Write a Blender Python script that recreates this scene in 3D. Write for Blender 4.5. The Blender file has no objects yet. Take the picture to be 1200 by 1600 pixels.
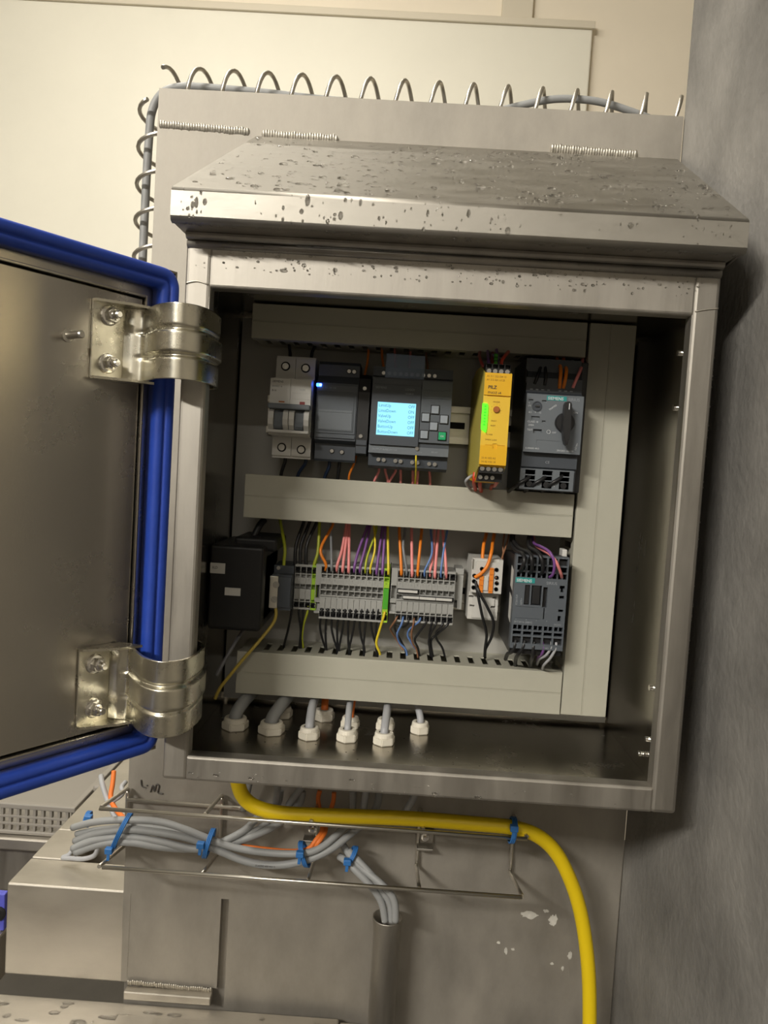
import bpy, bmesh, math, random
from mathutils import Vector, Matrix
random.seed(7)
S = bpy.context.scene
COL = S.collection
R = math.radians

# ---------------------------------------------------------------- camera
cam_d = bpy.data.cameras.new('camera')
cam = bpy.data.objects.new('camera', cam_d)
COL.objects.link(cam)
cam.location = (.1616, -.5548, .2407)
cam.rotation_euler = (R(86.68), R(-3.55), R(1.15))
cam_d.sensor_fit = 'VERTICAL'
cam_d.sensor_height = 32.0
cam_d.lens = 32.0 * 1202.0 / 1600.0
cam_d.clip_start = .01
cam_d.clip_end = 40
S.camera = cam

# ---------------------------------------------------------------- world, lights, exposure
W = bpy.data.worlds.new('world')
S.world = W
W.use_nodes = True
W.node_tree.nodes['Background'].inputs[0].default_value = (1.0, .95, .86, 1)
W.node_tree.nodes['Background'].inputs[1].default_value = .25
S.view_settings.view_transform = 'Standard'
S.view_settings.look = 'None'
S.view_settings.exposure = 0.0
S.view_settings.gamma = 1.0
S.view_settings.use_curve_mapping = False

def area(name, loc, target, sx, sy, watts, col):
    d = bpy.data.lights.new(name, 'AREA')
    d.shape = 'RECTANGLE'
    d.size, d.size_y, d.energy, d.color = sx, sy, watts, col
    o = bpy.data.objects.new(name, d)
    COL.objects.link(o)
    o.location = loc
    z = (Vector(loc) - Vector(target)).normalized()
    x = Vector((0, 0, 1)).cross(z).normalized() if abs(z.z) < .99 else Vector((1, 0, 0))
    y = z.cross(x)
    o.rotation_euler = Matrix((x, y, z)).transposed().to_euler()
    return o
KEY = area('tube_light_key', (-1.40, -2.50, 1.70), (.19, 0, .2), 1.1, .10, 104, (1, .95, .86))
FILL = area('tube_light_rear', (-.6, 1.15, 2.05), (-.7, 2.6, .7), 1.2, .30, 18, (1, .95, .86))
FILL2 = area('tube_light_side', (-.75, .05, 2.1), (-.75, .05, -1), .12, 1.2, 30, (1, .94, .84))
FILL3 = area('added_fill_front', (.3, -3.6, 2.12), (.3, -4.2, -.4), 1.2, .12, 46, (1, .95, .87))  # added fill that lifts the shade inside the cabinet, not a seen lamp

# ---------------------------------------------------------------- materials
def nd(t, kind, **k):
    n = t.nodes.new(kind)
    for a, b in k.items(): setattr(n, a, b)
    return n

def mat(name, base, rough=.5, metal=0., noise=0., nscale=30., stretch=(1, 1, 1), bump=0., bscale=200., spec=.5, emit=None, estr=0., trans=0., ior=1.45, coat=0., rnoise=0., alpha=1.):
    m = bpy.data.materials.new(name)
    m.use_nodes = True
    t = m.node_tree
    b = t.nodes['Principled BSDF']
    b.inputs['Base Color'].default_value = (*base, 1)
    b.inputs['Roughness'].default_value = rough
    b.inputs['Metallic'].default_value = metal
    b.inputs['Specular IOR Level'].default_value = spec
    b.inputs['Transmission Weight'].default_value = trans
    b.inputs['IOR'].default_value = ior
    b.inputs['Coat Weight'].default_value = coat
    b.inputs['Alpha'].default_value = alpha
    if emit:
        b.inputs['Emission Color'].default_value = (*emit, 1)
        b.inputs['Emission Strength'].default_value = estr
    tc = None
    if noise or bump or rnoise:
        tc = nd(t, 'ShaderNodeTexCoord')
        mp = nd(t, 'ShaderNodeMapping')
        mp.inputs['Scale'].default_value = stretch
        t.links.new(tc.outputs['Object'], mp.inputs['Vector'])
    if noise:
        n = nd(t, 'ShaderNodeTexNoise')
        n.inputs['Scale'].default_value = nscale
        n.inputs['Detail'].default_value = 6
        n.inputs['Roughness'].default_value = .65
        t.links.new(mp.outputs[0], n.inputs['Vector'])
        r = nd(t, 'ShaderNodeMapRange')
        r.inputs['From Min'].default_value = .3
        r.inputs['From Max'].default_value = .7
        r.inputs['To Min'].default_value = 1 - noise
        r.inputs['To Max'].default_value = 1 + noise
        t.links.new(n.outputs[0], r.inputs['Value'])
        mx = nd(t, 'ShaderNodeMix', data_type='RGBA', blend_type='MULTIPLY')
        mx.inputs[0].default_value = 1
        mx.inputs[6].default_value = (*base, 1)
        t.links.new(r.outputs[0], mx.inputs[7])
        t.links.new(mx.outputs[2], b.inputs['Base Color'])
        if rnoise:
            r2 = nd(t, 'ShaderNodeMapRange')
            r2.inputs['From Min'].default_value = .3
            r2.inputs['From Max'].default_value = .7
            r2.inputs['To Min'].default_value = rough - rnoise
            r2.inputs['To Max'].default_value = rough + rnoise
            t.links.new(n.outputs[0], r2.inputs['Value'])
            t.links.new(r2.outputs[0], b.inputs['Roughness'])
    if bump:
        n2 = nd(t, 'ShaderNodeTexNoise')
        n2.inputs['Scale'].default_value = bscale
        n2.inputs['Detail'].default_value = 5
        t.links.new(mp.outputs[0], n2.inputs['Vector'])
        bp = nd(t, 'ShaderNodeBump')
        bp.inputs['Strength'].default_value = bump
        bp.inputs['Distance'].default_value = .001
        t.links.new(n2.outputs[0], bp.inputs['Height'])
        t.links.new(bp.outputs[0], b.inputs['Normal'])
    return m

M = {}
M['steel'] = mat('brushed_steel', (.365, .342, .305), .53, 1, .16, 40, (1, 1, .12), .05, 500, rnoise=.09)
M['steel_plate'] = mat('face_plate_steel', (.40, .374, .332), .70, 1, .20, 14, (1, 1, .5), .05, 500, rnoise=.05)
M['steel_h'] = mat('brushed_steel_horizontal', (.45, .42, .37), .54, 1, .14, 14, (.5, 1, 1), .05, 500, rnoise=.08)
M['steel_wet'] = mat('wet_steel', (.33, .312, .277), .48, 1, .08, 40, (.5, 1, 1), .06, 300, rnoise=.08)
M['steel_in'] = mat('inner_steel', (.42, .395, .35), .24, 1, .08, 20, (1, 1, .3), .03, 300, rnoise=.06)
M['steel_door'] = mat('door_steel', (.48, .45, .40), .27, 1, .05, 9, (1, 1, 1), .03, 600, rnoise=.02)
M['wire_steel'] = mat('polished_wire', (.62, .59, .53), .34, 1)
M['weld'] = mat('weld_bead', (.52, .49, .43), .48, 1, .10, 300, bump=.2, bscale=900)
M['zinc'] = mat('yellow_zinc', (.66, .63, .53), .28, 1, .16, 22, (1, 1, 1), .02, 200, rnoise=.06)
M['chrome'] = mat('bright_nut', (.72, .70, .66), .16, 1)
M['gasket'] = mat('blue_rubber', (.020, .062, .40), .45, 0, .08, 60, bump=.03, bscale=300)
M['concrete'] = mat('rough_render', (.18, .172, .158), .85, 0, .34, 9, (1, 1, .8), 1.0, 150)
M['plate'] = mat('grey_plate', (.36, .35, .32), .5, 0, .03, 20)
M['duct'] = mat('stone_grey_plastic', (.39, .378, .312), .5, 0, .02, 60)
M['duct_line'] = mat('duct_edge', (.50, .48, .40), .5)
M['rail'] = mat('zinc_rail', (.62, .60, .54), .35, 1)
M['white_plastic'] = mat('white_plastic', (.55, .54, .51), .45)
M['cream_plastic'] = mat('cream_gland_plastic', (.66, .62, .53), .5)
M['grey_term'] = mat('grey_terminal_plastic', (.30, .30, .285), .5)
M['grey_mark'] = mat('marker_plastic', (.40, .40, .38), .5)
M['relay_grey'] = mat('relay_housing', (.50, .49, .46), .5)
M['anthracite'] = mat('anthracite_plastic', (.052, .060, .072), .45)
M['anthra_mid'] = mat('slate_plastic', (.085, .097, .112), .45)
M['anthra_face'] = mat('slate_face', (.125, .140, .155), .45)
M['btn'] = mat('button_grey', (.26, .29, .33), .5)
M['black'] = mat('black_plastic', (.014, .014, .015), .4)
M['black_soft'] = mat('black_rubber', (.012, .012, .013), .5)
M['hole_shade'] = mat('painted_hole_shade', (.010, .010, .011), .7)  # near-black paints the shade inside screw wells, slots and wire holes
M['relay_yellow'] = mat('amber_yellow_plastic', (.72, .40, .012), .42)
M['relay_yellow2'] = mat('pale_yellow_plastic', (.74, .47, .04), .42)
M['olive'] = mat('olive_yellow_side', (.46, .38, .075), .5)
M['teal'] = mat('teal_print', (.02, .25, .24), .5)
M['print_white'] = mat('white_print', (.55, .57, .58), .6)
M['print_grey'] = mat('grey_print', (.27, .29, .31), .6)
M['print_dark'] = mat('dark_print', (.03, .03, .03), .6)
M['print_brown'] = mat('brown_print', (.20, .10, .01), .6)
M['label_white'] = mat('paper_label', (.52, .51, .48), .6)
M['lcd'] = mat('backlit_display', (.05, .1, .12), .4, emit=(.30, .80, 1.0), estr=1.15)
M['lcd_ink'] = mat('display_ink', (.01, .04, .06), .5, emit=(.04, .22, .36), estr=.8)
M['led_blue'] = mat('blue_led', (.02, .05, .4), .3, emit=(.02, .10, 1.0), estr=14)
M['led_blue_core'] = mat('blue_led_core', (.2, .3, .6), .3, emit=(.25, .55, 1.0), estr=14)
M['led_green'] = mat('green_led', (.05, .5, .02), .3, emit=(.06, 1.0, .01), estr=2.4)
M['led_green_dim'] = mat('green_led_dim', (.05, .4, .02), .3, emit=(.03, .45, .01), estr=1.0)
M['key_green'] = mat('green_button', (.01, .33, .13), .4)
M['green_mark'] = mat('green_yellow_terminal', (.30, .50, .03), .5)
M['green_dark'] = mat('green_terminal', (.06, .33, .02), .5)
M['red_flag'] = mat('red_indicator', (.22, .03, .03), .5)
M['rust'] = mat('brown_dial', (.36, .11, .02), .5)
M['orange_lever'] = mat('orange_lever', (.70, .21, .02), .45)
M['tie_blue'] = mat('blue_cable_tie', (.03, .145, .40), .45)
M['flap'] = mat('clear_flap', (.30, .38, .55), .25, alpha=.45)
M['screw'] = mat('dull_screw', (.42, .41, .39), .32, 1)
M['water'] = mat('water', (1, 1, 1), .02, 0, trans=1, ior=1.33)
M['ink'] = mat('marker_ink', (.06, .055, .05), .6)
M['paint_chip'] = mat('white_paint_residue', (.50, .48, .43), .7, 0, .15, 150)
M['cream_wall'] = mat('cream_wall_paint', (.80, .77, .66), .6, 0, .03, 2)
M['tan_wall'] = mat('tan_wall_paint', (.84, .76, .62), .65, 0, .03, 2)
M['strip_paint'] = mat('strip_paint', (.66, .60, .48), .6)
M['ceiling'] = mat('ceiling_paint', (.70, .67, .59), .7)
M['floor'] = mat('grey_resin_floor', (.11, .10, .09), .45, 0, .2, 3)
M['room_wall'] = mat('room_wall_paint', (.36, .335, .29), .7)
M['crate'] = mat('grey_crate_plastic', (.28, .26, .23), .5)
M['blue_panel'] = mat('blue_machine_panel', (.10, .11, .55), .4)
M['lamp'] = mat('lamp_diffuser', (.8, .8, .8), .5, emit=(1, .93, .8), estr=9)
M['warm_lamp'] = mat('warm_lamp_glass', (.8, .7, .5), .5, emit=(1, .80, .42), estr=20)
M['lamp_body'] = mat('lamp_housing', (.6, .6, .58), .5)
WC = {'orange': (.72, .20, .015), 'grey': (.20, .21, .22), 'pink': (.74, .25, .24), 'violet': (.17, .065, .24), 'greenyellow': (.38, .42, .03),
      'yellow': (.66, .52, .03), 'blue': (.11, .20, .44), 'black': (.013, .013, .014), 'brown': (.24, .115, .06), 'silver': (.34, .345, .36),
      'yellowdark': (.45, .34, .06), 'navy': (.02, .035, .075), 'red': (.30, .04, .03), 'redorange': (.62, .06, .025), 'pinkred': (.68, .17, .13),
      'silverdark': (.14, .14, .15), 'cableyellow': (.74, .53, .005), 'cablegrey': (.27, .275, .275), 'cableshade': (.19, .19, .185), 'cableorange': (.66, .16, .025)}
for k_, c_ in WC.items():
    M['w_' + k_] = mat(k_ + '_insulation', c_, .42 if 'cable' not in k_ else .5)

# ---------------------------------------------------------------- helpers (all dimensions in millimetres)
MM = .001
class MB:
    """collects shapes given in world millimetres; build() links them as one mesh relative to a thing's base"""
    def __init__(s): s.bm = bmesh.new(); s.mi = 0
    def _mark(s, f0, smooth):
        s.bm.faces.ensure_lookup_table()
        for f in s.bm.faces[f0:]:
            f.material_index = s.mi; f.smooth = smooth
    def box(s, x0, x1, y0, y1, z0, z1, bev=0., seg=2, mi=None):
        if mi is not None: s.mi = mi
        f0 = len(s.bm.faces)
        v = [s.bm.verts.new((x, y, z)) for x in (x0, x1) for y in (y0, y1) for z in (z0, z1)]
        idx = [(0, 1, 3, 2), (4, 6, 7, 5), (0, 4, 5, 1), (2, 3, 7, 6), (0, 2, 6, 4), (1, 5, 7, 3)]
        fs = [s.bm.faces.new([v[i] for i in q]) for q in idx]
        if bev:
            es = list({e for f in fs for e in f.edges})
            bmesh.ops.bevel(s.bm, geom=es, offset=bev, segments=seg, affect='EDGES', profile=.5)
        s.bm.faces.ensure_lookup_table()
        s._mark(min(f0, len(s.bm.faces)), False)
        for f in s.bm.faces: pass
        return s
    def hexa(s, pts, bev=0., seg=2, mi=None):
        """eight corners: four of the bottom loop, four of the top loop"""
        if mi is not None: s.mi = mi
        f0 = len(s.bm.faces)
        v = [s.bm.verts.new(p) for p in pts]
        fs = [s.bm.faces.new([v[i] for i in q]) for q in [(3, 2, 1, 0), (4, 5, 6, 7), (0, 1, 5, 4), (1, 2, 6, 5), (2, 3, 7, 6), (3, 0, 4, 7)]]
        if bev:
            es = list({e for f in fs for e in f.edges})
            bmesh.ops.bevel(s.bm, geom=es, offset=bev, segments=seg, affect='EDGES', profile=.5)
        s._mark(f0, False)
        return s
    def prism(s, poly, axis, a, b, mi=None, smooth=False):
        """polygon in the plane across the axis; axis x: (y,z), y: (x,z), z: (x,y)"""
        if mi is not None: s.mi = mi
        f0 = len(s.bm.faces)
        def P(q, t):
            return {'x': (t, q[0], q[1]), 'y': (q[0], t, q[1]), 'z': (q[0], q[1], t)}[axis]
        A = [s.bm.verts.new(P(q, a)) for q in poly]
        B = [s.bm.verts.new(P(q, b)) for q in poly]
        n = len(poly)
        for i in range(n):
            s.bm.faces.new((A[i], A[(i + 1) % n], B[(i + 1) % n], B[i]))
        s.bm.faces.new(A[::-1]); s.bm.faces.new(B)
        s._mark(f0, smooth)
        return s
    def tube(s, pts, r, seg=10, smoothing=6, closed=False, mi=None, caps=True):
        if mi is not None: s.mi = mi
        f0 = len(s.bm.faces)
        P = [Vector(p) for p in pts]
        if smoothing > 1 and len(P) > 2:
            Q = []
            n = len(P)
            rng = n if closed else n - 1
            for i in range(rng):
                if closed: a, b, c, d = P[(i - 1) % n], P[i], P[(i + 1) % n], P[(i + 2) % n]
                else: a, b, c, d = P[max(i - 1, 0)], P[i], P[i + 1], P[min(i + 2, n - 1)]
                for k in range(smoothing):
                    t = k / smoothing
                    Q.append(.5 * ((2 * b) + (c - a) * t + (2 * a - 5 * b + 4 * c - d) * t * t + (3 * b - a - 3 * c + d) * t ** 3))
            if not closed: Q.append(P[-1])
            P = Q
        n = len(P)
        tang = []
        for i in range(n):
            if closed: t = P[(i + 1) % n] - P[i - 1]
            else: t = P[min(i + 1, n - 1)] - P[max(i - 1, 0)]
            tang.append(t.normalized())
        nrm = tang[0].orthogonal().normalized()
        rings = []
        for i in range(n):
            nrm = (nrm - tang[i] * nrm.dot(tang[i])).normalized()
            bn = tang[i].cross(nrm)
            rr = r[i] if isinstance(r, (list, tuple)) else r
            rings.append([s.bm.verts.new(P[i] + (nrm * math.cos(2 * math.pi * k / seg) + bn * math.sin(2 * math.pi * k / seg)) * rr) for k in range(seg)])
        for i in range(n if closed else n - 1):
            A, B = rings[i], rings[(i + 1) % n]
            for k in range(seg):
                s.bm.faces.new((A[k], A[(k + 1) % seg], B[(k + 1) % seg], B[k]))
        s._mark(f0, True)
        if caps and not closed:
            f1 = len(s.bm.faces)
            s.bm.faces.new(rings[0][::-1]); s.bm.faces.new(rings[-1])
            s._mark(f1, False)
        return s
    def cyl(s, p0, p1, r, seg=20, r2=None, mi=None):
        if mi is not None: s.mi = mi
        f0 = len(s.bm.faces)
        a, b = Vector(p0), Vector(p1)
        t = (b - a).normalized(); n = t.orthogonal().normalized(); c = t.cross(n)
        r2 = r if r2 is None else r2
        A = [s.bm.verts.new(a + (n * math.cos(2 * math.pi * k / seg) + c * math.sin(2 * math.pi * k / seg)) * r) for k in range(seg)]
        B = [s.bm.verts.new(b + (n * math.cos(2 * math.pi * k / seg) + c * math.sin(2 * math.pi * k / seg)) * r2) for k in range(seg)]
        for k in range(seg): s.bm.faces.new((A[k], A[(k + 1) % seg], B[(k + 1) % seg], B[k]))
        s._mark(f0, seg > 8)
        f1 = len(s.bm.faces)
        s.bm.faces.new(A[::-1]); s.bm.faces.new(B)
        s._mark(f1, False)
        return s
    def lathe(s, prof, org, axis, seg=24, mi=None):
        """profile of (radius, height) turned about an axis through org"""
        if mi is not None: s.mi = mi
        f0 = len(s.bm.faces)
        o = Vector(org); t = Vector(axis).normalized(); n = t.orthogonal().normalized(); c = t.cross(n)
        rings = [[s.bm.verts.new(o + t * h + (n * math.cos(2 * math.pi * k / seg) + c * math.sin(2 * math.pi * k / seg)) * max(r, .01)) for k in range(seg)] for r, h in prof]
        for A, B in zip(rings, rings[1:]):
            for k in range(seg): s.bm.faces.new((A[k], A[(k + 1) % seg], B[(k + 1) % seg], B[k]))
        s.bm.faces.new(rings[0][::-1]); s.bm.faces.new(rings[-1])
        s._mark(f0, False)
        return s
    def blob(s, c, rx, ry, rz, seg=8, rings=4, mi=None, ax=None):
        """ellipsoid; ax gives the three axes when it is not upright"""
        if mi is not None: s.mi = mi
        f0 = len(s.bm.faces)
        X, Y, Z = ax if ax else (Vector((1, 0, 0)), Vector((0, 1, 0)), Vector((0, 0, 1)))
        c = Vector(c)
        top = s.bm.verts.new(c + Z * rz); bot = s.bm.verts.new(c - Z * rz)
        rs = []
        for i in range(1, rings):
            a = math.pi * i / rings
            rs.append([s.bm.verts.new(c + X * rx * math.sin(a) * math.cos(2 * math.pi * k / seg) + Y * ry * math.sin(a) * math.sin(2 * math.pi * k / seg) + Z * rz * math.cos(a)) for k in range(seg)])
        for k in range(seg):
            s.bm.faces.new((top, rs[0][k], rs[0][(k + 1) % seg]))
            s.bm.faces.new((bot, rs[-1][(k + 1) % seg], rs[-1][k]))
        for A, B in zip(rs, rs[1:]):
            for k in range(seg): s.bm.faces.new((A[k], B[k], B[(k + 1) % seg], A[(k + 1) % seg]))
        s._mark(f0, True)
        return s
    def relief(s, x0, x1, z0, z1, yb, yf, rects=(), mi=None):
        """a block seen from -y: front at yf, back at yb, with rectangles (x0,x1,z0,z1,y[,mat]) raised or sunk"""
        base = s.mi if mi is None else mi
        f0 = len(s.bm.faces)
        xs = sorted({x0, x1, *[min(max(v, x0), x1) for q in rects for v in q[:2]]})
        zs = sorted({z0, z1, *[min(max(v, z0), z1) for q in rects for v in q[2:4]]})
        xs = [v for i, v in enumerate(xs) if i == 0 or v - xs[i - 1] > 1e-4]
        zs = [v for i, v in enumerate(zs) if i == 0 or v - zs[i - 1] > 1e-4]
        nx, nz = len(xs) - 1, len(zs) - 1
        D = [[(yf, base)] * nz for _ in range(nx)]
        for q in rects:
            m_ = q[5] if len(q) > 5 else base
            for i in range(nx):
                cx = (xs[i] + xs[i + 1]) / 2
                if not (q[0] < cx < q[1]): continue
                for j in range(nz):
                    cz = (zs[j] + zs[j + 1]) / 2
                    if q[2] < cz < q[3]: D[i][j] = (q[4], m_)
        cache = {}
        def V(x, y, z):
            k = (round(x, 4), round(y, 4), round(z, 4))
            if k not in cache: cache[k] = s.bm.verts.new((x, y, z))
            return cache[k]
        def F(vs, m_):
            try: f = s.bm.faces.new(vs)
            except ValueError: return
            f.material_index = m_
        for i in range(nx):
            for j in range(nz):
                y, m_ = D[i][j]
                F((V(xs[i], y, zs[j]), V(xs[i + 1], y, zs[j]), V(xs[i + 1], y, zs[j + 1]), V(xs[i], y, zs[j + 1])), m_)
                for di, dj in ((1, 0), (-1, 0), (0, 1), (0, -1)):
                    a, b = i + di, j + dj
                    if 0 <= a < nx and 0 <= b < nz:
                        y2, m2 = D[a][b]
                        if not y < y2 - 1e-6: continue
                    else: y2, m2 = yb, m_
                    mm = m_ 
                    if di == 1: F((V(xs[i + 1], y, zs[j]), V(xs[i + 1], y2, zs[j]), V(xs[i + 1], y2, zs[j + 1]), V(xs[i + 1], y, zs[j + 1])), mm)
                    if di == -1: F((V(xs[i], y2, zs[j]), V(xs[i], y, zs[j]), V(xs[i], y, zs[j + 1]), V(xs[i], y2, zs[j + 1])), mm)
                    if dj == 1: F((V(xs[i], y, zs[j + 1]), V(xs[i + 1], y, zs[j + 1]), V(xs[i + 1], y2, zs[j + 1]), V(xs[i], y2, zs[j + 1])), mm)
                    if dj == -1: F((V(xs[i], y2, zs[j]), V(xs[i + 1], y2, zs[j]), V(xs[i + 1], y, zs[j]), V(xs[i], y, zs[j])), mm)
        F((V(x0, yb, z0), V(x0, yb, z1), V(x1, yb, z1), V(x1, yb, z0)), base)
        return s
    def mesh(s, name, mats, org=(0, 0, 0)):
        me = bpy.data.meshes.new(name)
        bmesh.ops.recalc_face_normals(s.bm, faces=s.bm.faces[:])
        for v in s.bm.verts: v.co = (v.co - Vector(org)) * MM
        s.bm.to_mesh(me); s.bm.free()
        for m_ in (mats if isinstance(mats, (list, tuple)) else [mats]): me.materials.append(M[m_])
        return me
    def build(s, name, mats, parent=None, org=None):
        """org: base of the thing in mm; a child inherits its thing's base"""
        if org is None: org = ORG.get(parent.name, (0, 0, 0)) if parent else (0, 0, 0)
        me = s.mesh(name, mats, org)
        o = bpy.data.objects.new(name, me)
        COL.objects.link(o)
        if parent is not None:
            o.parent = parent
            ORG[o.name] = org
        else:
            o.location = Vector(org) * MM
            ORG[o.name] = org
        return o
ORG = {}
def tag(o, label=None, cat=None, group=None, kind=None):
    if label: o['label'] = label
    if cat: o['category'] = cat
    if group: o['group'] = group
    if kind: o['kind'] = kind
    return o
def thing(name, org, label, cat, group=None):
    o = bpy.data.objects.new(name, None)
    o.empty_display_size = .01
    COL.objects.link(o)
    o.location = Vector(org) * MM
    ORG[o.name] = tuple(org)
    return tag(o, label, cat, group)
def inst(me, name, at, parent):
    """another part with shared mesh data at a world position in mm"""
    o = bpy.data.objects.new(name, me)
    COL.objects.link(o)
    o.parent = parent
    org = ORG[parent.name]
    o.location = (Vector(at) - Vector(org)) * MM
    ORG[o.name] = org
    return o
PENDING = []
def text(body, x, y, z, size, m_, parent, align='LEFT', rot=None, spacing=1.0, bold=0., name='lettering', xs=1.0):
    """flat lettering on a face that looks along -y; x,y,z in mm is the start of the baseline"""
    c = bpy.data.curves.new(name, 'FONT')
    c.body = body; c.size = size * MM; c.extrude = .00006; c.align_x = align; c.space_character = spacing; c.offset = bold * MM
    c.resolution_u = 2
    o = bpy.data.objects.new('tmp_text', c)
    COL.objects.link(o)
    PENDING.append((o, name, (x, y, z), m_, parent, rot or Matrix.Rotation(math.pi / 2, 4, 'X'), xs))
def flush_text():
    bpy.context.view_layer.update()
    dg = bpy.context.evaluated_depsgraph_get()
    for o, name, at, m_, parent, rot, xs in PENDING:
        me = bpy.data.meshes.new_from_object(o.evaluated_get(dg))
        me.name = name
        me.transform(rot @ Matrix.Scale(xs, 4, (1, 0, 0)))
        me.materials.clear(); me.materials.append(M[m_])
        inst(me, name, at, parent)
    for o, *_ in PENDING:
        c = o.data
        bpy.data.objects.remove(o); bpy.data.curves.remove(c)
    PENDING.clear()
_screws = {}
def screw(x, y, z, r, parent, m_='screw', ang=.6, name='screw'):
    """slotted or crossed head: four quarter discs standing on a darker base disc, facing -y"""
    key = (r, m_, ang)
    if key not in _screws:
        b = MB()
        b.cyl((0, .0, 0), (0, -.35 * r, 0), r, 16, mi=0)
        g = .16 * r
        for q in range(4):
            a0 = q * math.pi / 2 + ang
            e1 = Vector((math.cos(a0), 0, math.sin(a0))); e2 = Vector((-math.sin(a0), 0, math.cos(a0)))
            pts = [(e1 + e2) * g]
            for k in range(6):
                t = math.asin(g / r) + (math.pi / 2 - 2 * math.asin(g / r)) * k / 5
                pts.append(e1 * math.cos(t) * r * .96 + e2 * math.sin(t) * r * .96)
            b.prism([(p.x, p.z) for p in pts], 'y', -.35 * r, -.6 * r)
        _screws[key] = b.mesh('screw', [m_])
    return inst(_screws[key], name, (x, y, z), parent)
# ================================================================ the room
def struct(name, b, m_): return tag(b.build(name, m_), kind='structure')
struct('floor', MB().box(-3200, 2600, -4200, 2700, -1300, -1250), 'floor')
struct('ceiling', MB().box(-3200, 2600, -4200, 2700, 2300, 2350), 'ceiling')
struct('wall_back', MB().box(-3200, 2600, 2600, 2700, -1250, 2300), 'tan_wall')
struct('wall_front', MB().box(-3200, 2600, -4300, -4200, -1250, 2300), 'room_wall')
struct('wall_left', MB().box(-3300, -3200, -4200, 2600, -1250, 2300), 'room_wall')
struct('wall_far_right', MB().box(2600, 2700, -4200, 2600, -1250, 2300), 'room_wall')
struct('trim_1', MB().box(-3100, 806, 2560, 2599.5, -1240, 2010, 6), 'cream_wall')      # cream wall cladding
struct('trim_2', MB().box(-3100, 812, 2545, 2559.5, 1988, 2016, 3), 'strip_paint')       # its top edging
struct('trim_3', MB().box(450, 570, 2570, 2599.5, 2016.5, 2299, 3), 'strip_paint')         # upright joint strip
# rough rendered wall end right beside the cabinet
b = MB(); b.box(409, 700, -104, 208, -1249, 1400, 14, 4)
struct('wall_right', b, 'concrete')

def lamp(x, y, z, label):
    t = thing('tube_lamp', (x, y, z), label, 'lamp')
    b = MB(); b.box(x - 640, x + 640, y - 70, y + 70, z + 8, z + 60, 6); b.build('housing', 'lamp_body', t)
    b = MB(); b.box(x - 600, x + 600, y - 50, y + 50, z + 2, z + 10, 3); b.build('diffuser', 'lamp', t)
    for s_ in (-1, 1):
        b = MB(); b.cyl((x + 500 * s_, y, z + 60), (x + 500 * s_, y, 2300), 4, 8); b.build('hanger_rod', 'lamp_body', t)
lamp(-1400, -2500, 1775, 'hanging tube lamp in front of the cabinet, out of the picture')
lamp(300, -3600, 2135, 'added fill lamp hanging unseen behind the photographer, out of the picture')  # unseen lamp body made up for the added front fill
lamp(-600, 1150, 2070, 'hanging tube lamp behind the machine, out of the picture')


t = thing('tube_lamp', (-750, 50, 2110), 'hanging tube lamp high above the machine, out of the picture', 'lamp')
MB().box(-820, -680, -590, 690, 2118, 2170, 6).build('housing', 'lamp_body', t)
MB().box(-800, -700, -550, 650, 2112, 2117.5, 2).build('diffuser', 'lamp', t)
for y in (-450, 550): MB().cyl((-750, y, 2170), (-750, y, 2300), 4, 8).build('hanger_rod', 'lamp_body', t)
t = thing('bulkhead_lamp', (2598, -290, 690), 'warm bulkhead lamp on the far right wall, seen only as a glint on the door', 'lamp')
MB().box(2570, 2599.5, -370, -220, 630, 760, 10).build('housing', 'lamp_body', t)
MB().box(2545, 2569.5, -350, -240, 650, 740, 10).build('glass', 'warm_lamp', t)

# ================================================================ machine body
mach = thing('processing_machine', (150, 200, -345), 'tall brushed steel machine body that carries the open cabinet', 'machine')
b = MB()
b.relief(-90, 408, -420, 588, 210, 195, [(9.5, 17.5, -420, -203.5, 205), (-90, 9.5, -420, -297.5, 209.5)])
bmesh.ops.bevel(b.bm, geom=[e for e in b.bm.edges if all(abs(v.co.z - 588) < .01 or abs(v.co.x + 90) < .01 for v in e.verts) and all(v.co.y < 196 for v in e.verts)], offset=1.2, segments=2, affect='EDGES')
b.build('face_plate', 'steel_plate', mach)
b = MB()
b.box(-209, -83, 195.5, 246, -299, -203.3, 1.5)
b.box(-208.5, -172, 247, 311, -290, -202.6, 1)
b.box(-208.5, -91, 311.4, 640, -290, -202.8, 1)
b.box(-172, -91, 247, 311, -262, -258)
b.build('side_beam', 'steel_h', mach)
def bead(pts, r, step, name='weld_bead', parent=mach):
    b = MB()
    P = [Vector(p) for p in pts]
    d = P[-1] - P[0]; n = max(2, int(d.length / step)); t = d.normalized()
    up = Vector((0, -.4, 1)).normalized(); sd = t.cross(up)
    for i in range(n + 1):
        c = P[0] + d * i / n + Vector((0, random.uniform(-.2, .2), random.uniform(-.35, .35)))
        b.blob(c, step * .9, r * random.uniform(.9, 1.1), r * .22, 8, 4, ax=(t, up, sd))
    return b.build(name, 'weld', parent)
bead([(-86, 194.8, 553), (-3, 194.8, 550.5)], 4.6, 2.4)
bead([(13, 193.5, 548.5), (82, 193.5, 547.5)], 5, 2.4)
bead([(287, 193.5, 550), (365, 193.5, 548)], 5, 2.4)
bead([(-80, 193, -297), (4, 193, -299)], 4.4, 2.2)
bead([(-82.5, 195, -206), (-82.5, 195, -294)], 1.0, 1.8)
b = MB(); b.box(-82, 6, 184, 194, -309, -300.5, 1); b.build('foot_strip', 'steel_h', mach)
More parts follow.
